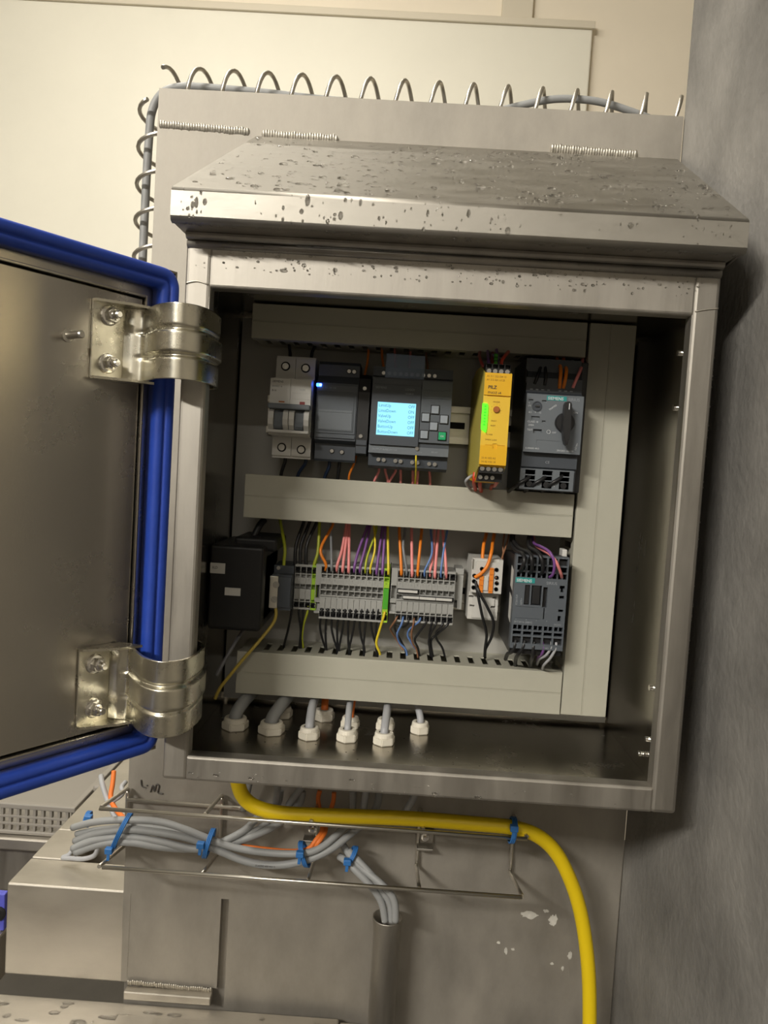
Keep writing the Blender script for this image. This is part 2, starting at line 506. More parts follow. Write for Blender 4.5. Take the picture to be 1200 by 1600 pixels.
# scraped paint patches and pen marks on the plate
def patch(cx, cz, rx, rz, seed):
    rr = random.Random(seed)
    n = 18
    pl = [(cx + rx * math.cos(2 * math.pi * k / n) * rr.uniform(.55, 1.1), cz + rz * math.sin(2 * math.pi * k / n) * rr.uniform(.5, 1.1)) for k in range(n)]
    b = MB(); b.prism(pl, 'y', 194.5, 195.0); return b.build('paint_patch', 'paint_chip', mach)
for i, (x, z, rx, rz) in enumerate([(320, -197, 9, 4.5), (344, -201, 5, 8), (336, -192, 3, 2), (299, -236, 2, 4), (306, -234, 2, 1.5), (363, -236, 2.5, 5), (346, -246, 2, 1.5), (357, -250, 1.5, 3), (291, -228, 2.5, 1.5)]):
    patch(x, z, rx, rz, i)
for pts in ([(-77, 194, -86), (-76, 194, -92), (-72, 194, -94)], [(-71, 194, -91), (-70, 194, -92)], [(-67, 194, -98), (-65, 194, -91), (-63, 194, -97), (-61.5, 194, -90), (-58.5, 194, -91), (-59.5, 194, -98), (-54, 194, -99)]):
    MB().tube(pts, .7, 6, 4).build('pen_mark', 'ink', mach)

# sloping ledge at the lower left
ledge = thing('machine_ledge', (-60, 60, -340), 'wet steel ledge across the bottom left in front of the machine', 'ledge')
b = MB(); b.box(-420, 136, 95, 184, -345, -311.5, 2); b.build('top_sheet', 'steel_h', ledge)
b = MB(); b.box(-80, 86, 100, 165, -311.4, -309.6, .6); b.build('raised_sheet', 'steel_h', ledge)
b = MB(); b.box(137, 160, 150, 184, -335, -315, 1.5); b.build('end_lug', 'steel_h', ledge)

# ================================================================ control cabinet
cab = thing('control_cabinet', (190, 100, 0), 'open square steel control cabinet with sloped wet rain hood', 'cabinet')
b = MB()
BW = 19.0
b.box(0, BW, 0, 14, 0, 396, 3, 3); b.box(380 - BW, 380, 0, 14, 0, 396, 3, 3)
b.box(BW - 2, 380 - BW + 2, .4, 14, 0, BW, 2.2, 3); b.box(BW - 2, 380 - BW + 2, .4, 14, 361, 396, 2.2, 3)
b.build('front_frame', 'steel', cab)
MB().box(0.5, 2.5, 12, 194.8, 1, 396).build('side_sheet', 'steel_in', cab)
MB().box(377.5, 379.5, 12, 194.8, 1, 396).build('side_sheet', 'steel_in', cab)
MB().box(2.6, 377.4, 12, 194.8, 1, 3).build('bottom_sheet', 'steel_in', cab)
MB().box(2.6, 377.4, 12, 194.8, 378, 380).build('top_sheet', 'steel_in', cab)
MB().box(2.6, 377.4, 192.8, 194.8, 3.1, 377.9).build('back_sheet', 'steel_in', cab)
# corner welds of the frame
for (x0, z0, x1, z1) in ((1, 363, 17, 364), (363, 364, 379, 368)):
    b = MB(); b.tube([(x0, -.2, z0), ((x0 + x1) / 2, -.4, z0 + 1.8), (x1, -.2, z1 - 1)], .6, 6, 4); b.build('corner_weld', 'weld', cab)
b = MB(); b.tube([(18.5, -.2, 362), (18.3, -.2, 300)], .5, 6, 1); b.build('corner_weld', 'weld', cab)
# welded pins on the right inner wall
for (y, z, l) in ((33, 340, 13), (33, 299, 13), (34, 84, 13), (34, 43.5, 13)):
    b = MB(); b.cyl((377.5, y, z), (377.5 - l, y, z), 2.2, 12); b.build('weld_pin', 'chrome', cab)
b = MB(); b.cyl((377.5, 46, 27.4), (364, 46, 27.4), 1.9, 12)
for k in range(7): b.cyl((376 - k * 1.8, 46, 27.4), (375.2 - k * 1.8, 46, 27.4), 2.4, 12)
b.build('weld_pin', 'chrome', cab)

# rain hood
FZ0, FZ1, FY = 397, 420.5, -30
prof = []
b = MB()
f0 = 0
def hood_ring(xl_f, xr_f, xl_b, xr_b):
    def ring(side):
        xf, xb = (xl_f, xl_b) if side < 0 else (xr_f, xr_b)
        P = [(xf, FY + 5, FZ0), (xf, FY + 1.5, FZ0 + 1), (xf, FY, FZ0 + 4), (xf, FY, FZ1 - 3), (xf, FY + 1, FZ1 - .9), (xf, FY + 3, FZ1 + .6)]
        P += [(xb, 195, 548)]
        P += [(xb, 195, 542), (xf, FY + 8, FZ1 - 6), (xf, FY + 8, FZ0 + 1)]
        return P
    return ring(-1), ring(1)
A, B = hood_ring(-3, 383, 5.7, 405)
va = [b.bm.verts.new(p) for p in A]; vb = [b.bm.verts.new(p) for p in B]
n = len(A)
for i in range(n):
    f = b.bm.faces.new((va[i], va[(i + 1) % n], vb[(i + 1) % n], vb[i])); f.smooth = i in (0, 1, 3, 4)
b.bm.faces.new(va[::-1]); b.bm.faces.new(vb)
hood = b.build('rain_hood', 'steel_wet', cab)
b = MB()
b.box(-1, 381, -22, 2, 398, 400, .6); b.tube([(1, -3, 396.5), (379, -3, 396.5)], 3.2, 12, 1); b.tube([(1, 1, 391), (379, 1, 391)], 3.4, 12, 1)
b.build('drip_channel', 'steel', cab)
# side cheeks of the hood
for xf, xb in ((-2.5, 6.2), (380.8, 402.5)):
    b = MB()
    b.hexa([(xf, FY + 8, FZ0 + 1), (xf + 1.6, FY + 8, FZ0 + 1), (xb + 1.6, 194.5, 398), (xb, 194.5, 398), (xf, FY + 8, FZ1 - 5), (xf + 1.6, FY + 8, FZ1 - 5), (xb + 1.6, 194.5, 541), (xb, 194.5, 541)])
    b.build('hood_cheek', 'steel', cab)
# water drops
b = MB()
sl = Vector((0, 222, 126.9)).normalized(); up = Vector((0, -126.9, 222)).normalized(); xx = Vector((1, 0, 0))
rr = random.Random(3)
def slope_pt(u, v):   # u across 0..1, v from front edge to back
    xl = -3 + 8.7 * v; xr = 383 + 22 * v
    return Vector((xl + (xr - xl) * u, FY + 3 + 222 * v, FZ1 + .6 + 126.9 * v))
clus = [(rr.random(), rr.random() ** 1.3) for _ in range(26)]
for i in range(1050):
    if rr.random() < .55:
        c = rr.choice(clus); u = c[0] + rr.gauss(0, .05); v = c[1] + rr.gauss(0, .07)
    else: u, v = rr.random(), rr.random() ** 1.2
    if not (.01 < u < .99 and .015 < v < .95): continue
    r_ = min(.45 + rr.expovariate(2.0), 3.0)
    b.blob(slope_pt(u, v) + up * (.12 * r_), r_ * rr.uniform(.9, 1.8), r_ * rr.uniform(.8, 1.3), r_ * .55, 8, 4, ax=(xx, sl, up))
b.build('water_drops', 'water', hood).__setitem__('kind', 'stuff')
b = MB()
yy, zz = Vector((0, -1, 0)), Vector((0, 0, 1))
for i in range(110):
    x = rr.choice([rr.uniform(0, 380), rr.gauss(90, 20), rr.gauss(200, 18), rr.gauss(160, 25), rr.gauss(365, 12), rr.gauss(10, 6)])
    if not 0 < x < 380: continue
    r_ = min(.4 + rr.expovariate(2.2), 2.2); z = rr.uniform(400, 419)
    b.blob((x, FY, z), r_ * rr.uniform(.6, 1.1), r_ * rr.uniform(.9, 1.9), r_ * .38, 8, 4, ax=(xx, zz, yy))
for i in range(60):   # hanging from the lip
    x = rr.uniform(4, 378); r_ = rr.uniform(.6, 2.0)
    b.blob((x, FY + 4, FZ0 - .2), r_, r_, r_ * .8, 8, 4)
b.build('lip_drops', 'water', hood).__setitem__('kind', 'stuff')
b = MB()
for i in range(420):
    x = rr.uniform(6, 376); z = 396 - rr.random() ** 1.6 * 22; r_ = min(.3 + rr.expovariate(3.0), 1.9)
    y = 0 if z < 388 else -1.8
    b.blob((x, y, z), r_ * rr.uniform(.8, 1.7), r_ * rr.uniform(.6, 1.1), r_ * .5, 8, 4, ax=(xx, zz, yy))
for i in range(46):
    b.blob((379.3 + rr.uniform(-.4, .4), 2, rr.uniform(120, 350)), .8, 1.1, .6, 8, 4)
b.build('frame_drops', 'water', cab).__setitem__('kind', 'stuff')
b = MB()
for i in range(60):
    r_ = rr.uniform(.3, .9); b.blob((rr.uniform(20, 330), rr.uniform(16, 120), 3), r_, r_, r_ * .4, 8, 4)
for i in range(40):
    r_ = rr.uniform(.3, .8) if i > 6 else rr.uniform(1, 2); b.blob((rr.uniform(20, 370), -.1, rr.uniform(1, 10)), r_ * 1.5, .4, r_ * .7, 8, 4)
b.build('floor_drops', 'water', cab).__setitem__('kind', 'stuff')
b = MB()
for i in range(70):
    r_ = rr.uniform(2, 7); b.blob((rr.uniform(-330, 120), rr.uniform(100, 178), -311.5), r_ * rr.uniform(.6, 2.2), r_ * .6, .8, 10, 4)
b.build('water_drops', 'water', ledge).__setitem__('kind', 'stuff')

# ---------------------------------------------------------------- door (opened about 124 degrees); local x outward from the hinge edge, y inner normal
DU, DN = Vector((-.563, -.826, 0)).normalized(), Vector((.826, -.563, 0)).normalized()
DO = Vector((-11, 30, 0))
DM = Matrix(((DU.x, DN.x, 0, 0), (DU.y, DN.y, 0, 0), (0, 0, 1, 0), (0, 0, 0, 1)))
def dpt(s_, n_, z_): return DO + DU * s_ + DN * n_ + Vector((0, 0, z_))
def door_build(b, name, m_, parent):
    for v in b.bm.verts: v.co = Vector(dpt(v.co.x, v.co.y, v.co.z))
    return b.build(name, m_, parent)
DZ0, DZ1, DWD = 10.0, 378.0, 368.0
b = MB()
b.box(0, DWD, -27, -25, DZ0, DZ1, .8)                        # outer skin
b.box(0, 1.6, -25.2, -5, DZ0, DZ1); b.box(DWD - 1.6, DWD, -25.2, -5, DZ0, DZ1)
b.box(1.7, DWD - 1.7, -25.2, -5, DZ0, DZ0 + 1.6); b.box(1.7, DWD - 1.7, -25.2, -5, DZ1 - 1.6, DZ1)
door = door_build(b, 'door', 'steel_door', cab)
b = MB()
b.box(25, DWD - 25, -13.2, -12, DZ0 + 25, DZ1 - 25, .5)
door_build(b, 'inner_panel', 'steel_door', door)
b = MB()                                                     # gasket channel
for (x0, x1, z0, z1) in ((1.7, 22, DZ0 + 1.7, DZ1 - 1.7), (DWD - 22, DWD - 1.7, DZ0 + 1.7, DZ1 - 1.7), (22, DWD - 22, DZ0 + 1.7, DZ0 + 22), (22, DWD - 22, DZ1 - 22, DZ1 - 1.7)):
    b.box(x0, x1, -16, -14, z0, z1)
for (x0, x1, z0, z1) in ((22, 24, DZ0 + 22, DZ1 - 22), (DWD - 24, DWD - 22, DZ0 + 22, DZ1 - 22), (24, DWD - 24, DZ0 + 22, DZ0 + 24), (24, DWD - 24, DZ1 - 24, DZ1 - 22)):
    b.box(x0, x1, -16, -9, z0, z1, .5)
door_build(b, 'seal_channel', 'steel_door', door)
# gasket: ribbed loop with rounded corners
def rloop(off, rad, n=7):
    x0, x1, z0, z1 = off, DWD - off, DZ0 + off, DZ1 - off
    P = []
    for cx, cz, a0 in ((x1 - rad, z1 - rad, 0), (x0 + rad, z1 - rad, 90), (x0 + rad, z0 + rad, 180), (x1 - rad, z0 + rad, 270)):
        for k in range(n):
            a = R(a0 + 90 * k / (n - 1)); P.append((cx + rad * math.cos(a), cz + rad * math.sin(a)))
    return P
secs = [(0, -14), (0, -3), (.7, -1.2), (2.2, -.2), (4.4, 0), (6.4, -.4), (7.4, -1.2), (7.9, -2.6), (8.4, -2.9), (8.9, -2.4), (9.8, -1.9), (11.2, -2.0), (12.6, -2.6), (13.8, -3.8), (14.6, -6), (14.6, -14)]
b = MB()
loops = []
for off, h in secs:
    loops.append([b.bm.verts.new((x, h, z)) for x, z in rloop(off, max(14 - off, 3.0))])
for A, B in zip(loops, loops[1:] + loops[:1]):
    for k in range(len(A)):
        f = b.bm.faces.new((A[k], A[(k + 1) % len(A)], B[(k + 1) % len(B)], B[k])); f.smooth = True
door_build(b, 'gasket', 'gasket', door)
b = MB(); b.lathe([(4.4, -12), (4.4, -11), (2.6, -10.5), (2.6, 4), (2.0, 5)], (84, 0, 316.4), (0, 1, 0), 16)
door_build(b, 'weld_stud', 'wire_steel', door)

# ---------------------------------------------------------------- gooseneck hinges
def hinge(zc, h, nz):
    z0, z1 = zc - h / 2, zc + h / 2
    a, c = dpt(66.5, -11.6, 0), dpt(40, -11.6, 0)
    b = MB()
    # base plate with two bent ears
    def dbox(s0, s1, n0, n1, za, zb):
        b.hexa([tuple(dpt(s, n_, z)) for (s, n_, z) in ((s0, n0, za), (s1, n0, za), (s1, n1, za), (s0, n1, za), (s0, n0, zb), (s1, n0, zb), (s1, n1, zb), (s0, n1, zb))], .5)
    dbox(39, 67, -11.8, -10, z0, z1)
    hg = None
    for zz_ in (z0, z1 - 1.8):
        q = [dpt(67, -10.2, 0), dpt(34, -10.2, 0), dpt(27, 8, 0), dpt(44, 5, 0), dpt(66.6, -6.5, 0)]
        b.prism([(p.x, p.y) for p in q], 'z', zz_, zz_ + 1.8)
    hg = b.build('hinge', 'zinc', cab)
    # curved strap: plan path, swept upright, with two pressed ribs
    path = [dpt(41, -10.4, 0), dpt(38, -4, 0), dpt(33, 3, 0), Vector((-17.5, -12, 0)), Vector((-10, -22, 0)), Vector((-1, -29, 0)), Vector((6, -31, 0)), Vector((13, -28, 0)), Vector((18.8, -21, 0)), Vector((21.8, -10, 0)), Vector((22.6, 6, 0)), Vector((21.4, 22, 0)), Vector((15, 36, 0)), Vector((3.4, 44, 0))]
    Q = []
    for i in range(len(path) - 1):
        p0, p1, p2, p3 = path[max(i - 1, 0)], path[i], path[i + 1], path[min(i + 2, len(path) - 1)]
        for k in range(5):
            t = k / 5
            Q.append(.5 * ((2 * p1) + (p2 - p0) * t + (2 * p0 - 5 * p1 + 4 * p2 - p3) * t * t + (3 * p1 - p0 - 3 * p2 + p3) * t ** 3))
    Q.append(path[-1])
    hs = [0, .02]
    prof = []
    H2 = h / 2 - 1.9
    for k in range(81):
        z = -H2 + 2 * H2 * k / 80
        o = 0
        o = .9 * (1 + math.tanh((.135 * h - abs(z)) / .5))
        d = (abs(z) - .165 * h) / 1.5
        o -= 1.5 * math.exp(-d * d)
        prof.append((z, o))
    b = MB()
    rows = []
    for i, p in enumerate(Q):
        t = (Q[min(i + 1, len(Q) - 1)] - Q[max(i - 1, 0)]).normalized()
        nrm = Vector((t.y, -t.x, 0))       # outside of the bend
        fade = min(1, max(0, (i - 6) / 8)) * min(1, max(0, (len(Q) - 4 - i) / 6))
        ext = 3.2 * min(1, max(0, (i - 8) / 10))
        outer = [b.bm.verts.new(Vector((p.x, p.y, zc + z * (1 + ext / H2 * .0))) + nrm * (o * fade + .9)) for z, o in prof]
        inner = [b.bm.verts.new(Vector((p.x, p.y, zc + z)) + nrm * (o * fade - .9)) for z, o in prof]
        rows.append(outer + inner[::-1])
    nr = len(rows[0])
    for A, B in zip(rows, rows[1:]):
        for k in range(nr):
            f = b.bm.faces.new((A[k], A[(k + 1) % nr], B[(k + 1) % nr], B[k])); f.smooth = k not in (80, nr - 1)
    b.bm.faces.new(rows[0][::-1]); b.bm.faces.new(rows[-1])
    b.build('strap', 'zinc', hg)
    for z in nz:
        b = MB(); b.lathe([(7.2, -10), (7.2, -9), (6.4, -8.4), (4.8, -8)], (54, 0, z), (0, 1, 0), 22)
        hexr = 5.2
        b.prism([(54 + hexr * math.cos(R(60 * k + 12)), z + hexr * math.sin(R(60 * k + 12))) for k in range(6)], 'y', -8.2, -3.6)
        b.lathe([(4.0, -3.6), (2.8, -3.0), (2.7, 1.6), (2.0, 2.6)], (54, 0, z), (0, 1, 0), 16)
        door_build(b, 'nut', 'chrome', hg)
hinge(317.5, 55, (335.5, 301.8))
hinge(70, 58, (86, 53.5))
# ================================================================ inside: plate, rails, ducts
YP = 183.0
pl = tag(MB().box(4, 376, YP, 186, 7, 374).build('mounting_plate', 'plate', None, (190, 186, 7)), 'flat grey mounting plate at the back of the open cabinet', 'mounting plate')
pl.data.update()

def rail(zc, x0, x1, label):
    t = thing('din_rail', (x0, YP, zc), label, 'rail')
    b = MB()
    b.prism([(YP - .1, zc - 12), (YP - 1.4, zc - 12), (YP - 1.4, zc - 10.8), (YP - 1.4, zc + 10.8), (YP - 1.4, zc + 12), (YP - .1, zc + 12)], 'x', x0, x1)
    for s_ in (-1, 1):
        b.box(x0, x1, YP - 7.4, YP - .2, min(zc + s_ * 11.6, zc + s_ * 12.8), max(zc + s_ * 11.6, zc + s_ * 12.8))
        b.box(x0, x1, YP - 7.5, YP - 6.3, min(zc + s_ * 12.6, zc + s_ * 17.5), max(zc + s_ * 12.6, zc + s_ * 17.5))
    b.build('rail_profile', 'rail', t)
    b = MB()
    for k in range(int((x1 - x0 - 20) / 25)):
        x = x0 + 20 + 25 * k; b.box(x, x + 18, YP - 1.7, YP - 1.45, zc - 3.1, zc + 3.1, .1)
    b.build('slot_shade', 'hole_shade', t)  # dark slabs on the rail face paint the shade of its slots
rail(284.5, 33, 314, 'upper steel rail carrying the breaker and the yellow safety relay')
rail(127, 50, 312, 'lower steel rail carrying the grey terminal rows')

def finger_mesh(key, box):
    return MB().box(*box, .3, 1).mesh('finger', ['duct'])
def duct_h(z0, z1, x0, x1, label, walls):
    t = thing('cable_duct', (x0, YP, z0), label, 'cable duct')
    zm = (z0 + z1) / 2
    b = MB(); b.box(x0, x1, 123, 126, z0, zm - .35, .5); b.box(x0, x1, 123, 126, zm + .35, z1, .5); b.box(x0, x1, 122.7, 126, zm - .4, zm + .4)
    b.box(x0, x1, 126, 134, z0, z0 + 1.2); b.box(x0, x1, 126, 134, z1 - 1.2, z1)
    b.build('cover', 'duct', t)
    b = MB(); b.box(x0, x1, 180.5, YP - .1, z0 + 1, z1 - 1); b.build('base_strip', 'duct', t)
    for w_ in ('top', 'bottom'):
        zz = (z1 - 2.6, z1 - 1.3) if w_ == 'top' else (z0 + 1.3, z0 + 2.6)
        if w_ not in walls:
            MB().box(x0, x1, 127, 180.4, *zz).build('side_wall', 'duct', t); continue
        MB().box(x0, x1, 166, 180.4, *zz).build('side_wall', 'duct', t)
        MB().box(x0, x1, 127, 137, *zz).build('side_wall', 'duct', t)
        me = MB().box(-3.6, 3.6, -14.6, 14.6, -.65, .65).mesh('finger', ['duct'])
        n = int((x1 - x0) / 12.6)
        for k in range(n + 1):
            x = x0 + 4 + 12.6 * k
            if x > x1 - 3: break
            inst(me, 'finger', (x, 151.5, sum(zz) / 2), t)
    return t
duct_h(346.5, 376.5, 25, 316.5, 'topmost grey cable duct, in shade under the cabinet top', ('bottom',))
duct_h(189, 227.5, 26, 316.5, 'middle grey cable duct, between the two rows of devices', ('top',))
duct_h(30.5, 68.8, 27, 318, 'bottom grey cable duct above the white cable glands', ('top',))
t = thing('cable_duct', (338, YP, 31), 'tall upright grey cable duct down the right side', 'cable duct')
b = MB(); x0, x1 = 319, 358.8
xm = (x0 + x1) / 2 - 1.5
b.box(x0, xm - .35, 123, 126, 31, 376.5, .5); b.box(xm + .35, x1, 123, 126, 31, 376.5, .5); b.box(xm - .4, xm + .4, 122.7, 126, 31, 376.5)
b.box(x0, x0 + 1.2, 126, 134, 31, 376.5); b.box(x1 - 1.2, x1, 126, 134, 31, 376.5)
b.build('cover', 'duct', t)
MB().box(x0 + 1, x1 - 1, 180.5, YP - .1, 31, 376.5).build('base_strip', 'duct', t)
MB().box(x1 - 2.6, x1 - 1.3, 127, 180.4, 31, 376.5).build('side_wall', 'duct', t)
MB().box(x0 + 1.3, x0 + 2.6, 166, 180.4, 31, 376.5).build('side_wall', 'duct', t)
me = MB().box(-.65, .65, -19.6, 19.6, -3.6, 3.6).mesh('finger', ['duct'])
for k in range(27): inst(me, 'finger', (x0 + 2, 146.6, 36 + 12.6 * k), t)

# ================================================================ circuit breaker
t = thing('circuit_breaker', (63, 176, 245), 'white two-pole circuit breaker with both levers down', 'circuit breaker')
x0, xm, x1 = 45.5, 63.2, 81
b = MB()
b.relief(x0 + .3, x1 - .3, 243.5, 334.7, 175.3, 139, [(xm - .25, xm + .25, 240, 340, 140.5), (x0, x1, 262.5, 314, 130), (x0, x1, 332.6, 336, 141), (x0, x1, 240, 245.8, 141)])
b.build('body', 'white_plastic', t)
b = MB(); b.relief(x0, x1, 263.2, 312, 129.9, 115, [(xm - .25, xm + .25, 288, 313, 116), (x0 + .1, x1, 262, 267, 121), (x0 - .1, x1 + .1, 266.9, 286, 125), (x0, x1, 294.5, 295, 115.3), (xm, x1, 299.8, 300.2, 115.3)])
b.build('nose', 'white_plastic', t)
b = MB(); b.box(x0 - .8, x1 + .4, 110, 118, 285.6, 290.2, 1.2); b.build('tie_bar', 'anthra_face', t)
b = MB(); b.box(x0 - .6, x1, 112, 122, 265.2, 267.8, .7); b.build('lever_ledge', 'white_plastic', t)
for xa, xb in ((x0 + .2, x0 + 4.6), (xm - 4.8, xm - .3), (xm + .3, xm + 4.8), (x1 - 4.6, x1 - .2)):
    b = MB(); b.prism([(123, 268), (115, 268), (110.5, 272), (109.5, 277), (111, 283), (116, 286), (123, 286)], 'x', xa, xb); b.build('lever_cheek', 'white_plastic', t)
for xa in (x0 + 5, xm + 5.2):
    b = MB(); b.prism([(124.5, 268), (113.5, 268.5), (111.5, 271), (113.5, 275), (117, 285), (124.5, 285)], 'x', xa, xa + 7.4); b.build('lever', 'anthra_face', t)
for xs, z in ((x0 + 8.6, 325.5), (xm + 9, 324.8), (x0 + 9, 253), (xm + 9, 252)):
    b = MB(); b.cyl((xs, 139.2, z), (xs, 138.85, z), 4.1, 22); b.build('screw_well_shade', 'hole_shade', t)  # flat dark disc paints the shade of a recess round the screw
    screw(xs, 138.8, z, 2.9, t, 'screw', .4)
text('SIEMENS', x0 + 1.5, 114.95, 308.4, 2.6, 'print_dark', t)
text('5SV4321-6', x0 + 1.5, 114.95, 304.5, 2.0, 'print_dark', t)
text('B16', x0 + 1.5, 114.95, 300.7, 2.6, 'print_dark', t)
text('I-ON', xm + 8, 114.95, 302.5, 2.2, 'print_grey', t)
MB().box(x0 + 8, x0 + 13, 114.7, 115, 291.4, 292.6).build('flag', 'rust', t)
MB().box(xm + 8.5, xm + 13, 114.7, 115, 289.9, 292.9).build('flag', 'red_flag', t)

# ================================================================ power supply + slim module
t = thing('power_supply', (103, 176, 243), 'black power supply unit with a lit blue lamp', 'power supply')
x0, x1 = 84.5, 121
b = MB()
b.prism([(175.4, 243), (140, 243), (138, 245), (138, 259), (128.5, 262), (128.5, 312), (136, 319), (136, 329), (140, 332), (175.4, 332)], 'x', x0, x1)
b.build('body', 'anthracite', t)
b = MB(); b.relief(x0 + 1, x1 - 1, 264, 310, 128.4, 127.2, [(x0, x1, 301.5, 304.5, 128.2), (x0 + 2, x1 - 3, 270, 300.6, 126.6), (x0, x1, 266.5, 268, 128.2)]); b.build('front_panel', 'anthra_mid', t)
b = MB(); b.relief(x0 + 3, x1 - 4, 271, 288.5, 126.5, 126.1, [(x0 + 2, x1, 286.2, 286.5, 126.45)]); b.build('rating_label', 'anthra_face', t)
for x, z, y in ((x0 + 27, 324, 135.8), (x0 + 31.5, 323.8, 135.8), (x0 + 15.5, 252.5, 137.8), (x0 + 24.5, 252, 137.8)):
    b = MB(); b.cyl((x, y - .4, z), (x, y + .3, z), 2.3, 16); b.build('screw_well_shade', 'hole_shade', t)  # dark disc again paints the recess shade, body is not cut
    screw(x, y - .5, z, 1.7, t, 'screw', .3)
b = MB(); b.box(x0 - .5, x0 + 4.2, 126.2, 128.3, 308.2, 311, .5); b.build('lamp_window', 'led_blue', t)
b = MB(); b.box(x0 + 2.4, x0 + 3.9, 125.6, 126.15, 308.7, 310.5, .3); b.build('lamp_lens', 'led_blue_core', t)
text('DC 24V OK', x0 + 7, 127.0, 307, 2.0, 'print_grey', t)
t = thing('slim_module', (126, 176, 249), 'slim black module wedged right beside the black power supply', 'module')
b = MB(); b.prism([(175.4, 250), (133, 250), (129.5, 253), (129.5, 306), (133, 318), (140, 322), (175.4, 322)], 'x', 121.4, 131.5); b.build('body', 'black', t)
b = MB(); b.box(121.8, 131.2, 128.2, 129.4, 251.5, 258, .4); b.build('clip', 'anthracite', t)
b = MB(); b.box(121.8, 131.2, 128.6, 129.4, 259, 263.5, .4); b.build('clip', 'anthracite', t)
screw(126.5, 130.6, 309.2, 1.7, t, 'screw', .2); screw(125.5, 129.3, 267, 1.7, t, 'screw', .2)

# ================================================================ logic controller with display
t = thing('logic_controller', (168, 176, 240), 'small controller with a glowing pale blue display and one green button', 'controller')
x0, x1 = 133.5, 203.5
b = MB()
b.prism([(175.4, 239.5), (137, 239.5), (129, 242), (127.5, 252.5), (122, 254), (122, 319), (127.5, 321), (128, 329), (175.4, 329)], 'x', x0, x1)
b.build('body', 'anthracite', t)
b = MB(); b.relief(x0, x1, 253, 260, 122.5, 121, [(x0 + 44, x0 + 47, 257.6, 260.5, 121.5)]); b.build('lower_band', 'anthra_face', t)
b = MB(); b.relief(x0 + .4, x0 + 42.8, 260.4, 317.5, 122.3, 118.6, [(x0, x0 + 60, 312.5, 313, 119.2)], 0)
b.build('display_bezel', 'anthracite', t)
b = MB(); b.relief(x0 + 43.4, x1 - .3, 264.5, 317.5, 122.3, 119.2, [(x0 + 40, x1, 302.5, 303, 119.8), (x0 + 40, x1, 309.5, 309.8, 119.6)]); b.build('button_panel', 'anthra_mid', t)
LX0, LX1, LZ0, LZ1 = 139.3, 172.6, 268.8, 297.3
b = MB(); b.box(LX0, LX1, 117.9, 118.55, LZ0, LZ1, .25); b.build('display', 'lcd', t)
rows = [('LimitUp', 'OFF'), ('LimitDown', 'ON'), ('ValveUp', 'OFF'), ('ValveDown', 'OFF'), ('ButtonUp', 'OFF'), ('ButtonDown', 'OFF')]
for i, (a, c) in enumerate(rows):
    z = LZ1 - 4.1 - i * 4.55
    text(a, LX0 + .9, 117.85, z, 3.9, 'lcd_ink', t, xs=.86); text(c, LX1 - 6.6, 117.85, z, 3.9, 'lcd_ink', t, xs=.86)
for x, z, m_, ch in ((189.4, 293.3, 'btn', '^'), (181.6, 286.2, 'btn', '<'), (197.6, 285.4, 'btn', '>'), (189, 278.9, 'btn', 'v'), (181.2, 271.2, 'btn', 'ESC'), (196.9, 270.9, 'key_green', 'OK')):
    MB().box(x - 3.9, x + 3.9, 118.4, 119.1, z - 4.1, z + 4.1, .3).build('key_surround', 'black', t)
    MB().box(x - 3.2, x + 3.2, 117.2, 118.35, z - 3.4, z + 3.4, .5).build('key', m_, t)
    text(ch, x, 117.15, z - 1, 2.4 if len(ch) > 1 else 3.4, 'print_grey' if m_ == 'btn' else 'print_white', t, 'CENTER')
for x, z, y in [(142.5, 247.3, 127.7), (147.2, 247.2, 127.7), (157.5, 247, 127.7), (162.2, 246.9, 127.7), (172.5, 246.6, 127.7), (177.2, 246.5, 127.7), (187.5, 246.2, 127.7), (192.5, 246.1, 127.7)]:
    screw(x, y, z, 1.75, t, 'screw', .3)
for k in range(10):
    screw(142.5 + 5 * k, 127.4, 323.4, 1.6, t, 'screw', .3 + .2 * k)
screw(175.8, 120.8, 258.8, 1.7, t, 'screw', .3)
text('OUTPUT 8xRELAY/10A', x0 + 3, 120.9, 255.6, 2.2, 'print_grey', t)
text('RELAY', x0 + 55, 120.9, 255.8, 2.0, 'print_grey', t); text('X 2 3 4', x0 + 42, 120.9, 255.2, 1.6, 'print_grey', t)
text('SIEMENS', x0 + 3, 118.5, 309, 2.6, 'print_grey', t); text('LOGO!', x0 + 29, 118.5, 308.4, 2.6, 'print_grey', t); text('12/24RCE', x0 + 29, 118.5, 305, 1.8, 'print_grey', t)
text('.....', x0 + 52, 119.1, 299, 3.2, 'black', t)
b = MB(); b.hexa([(143.8, 120.2, 311.5), (178, 120.2, 310.5), (178, 120.8, 310.5), (143.8, 120.8, 311.5), (144.2, 128.5, 341), (178.2, 128.5, 340), (178.2, 129.1, 340), (144.2, 129.1, 341)]); 
tag(b.build('clear_flap', 'flap', t), 'clear bluish label flap standing up at the top')

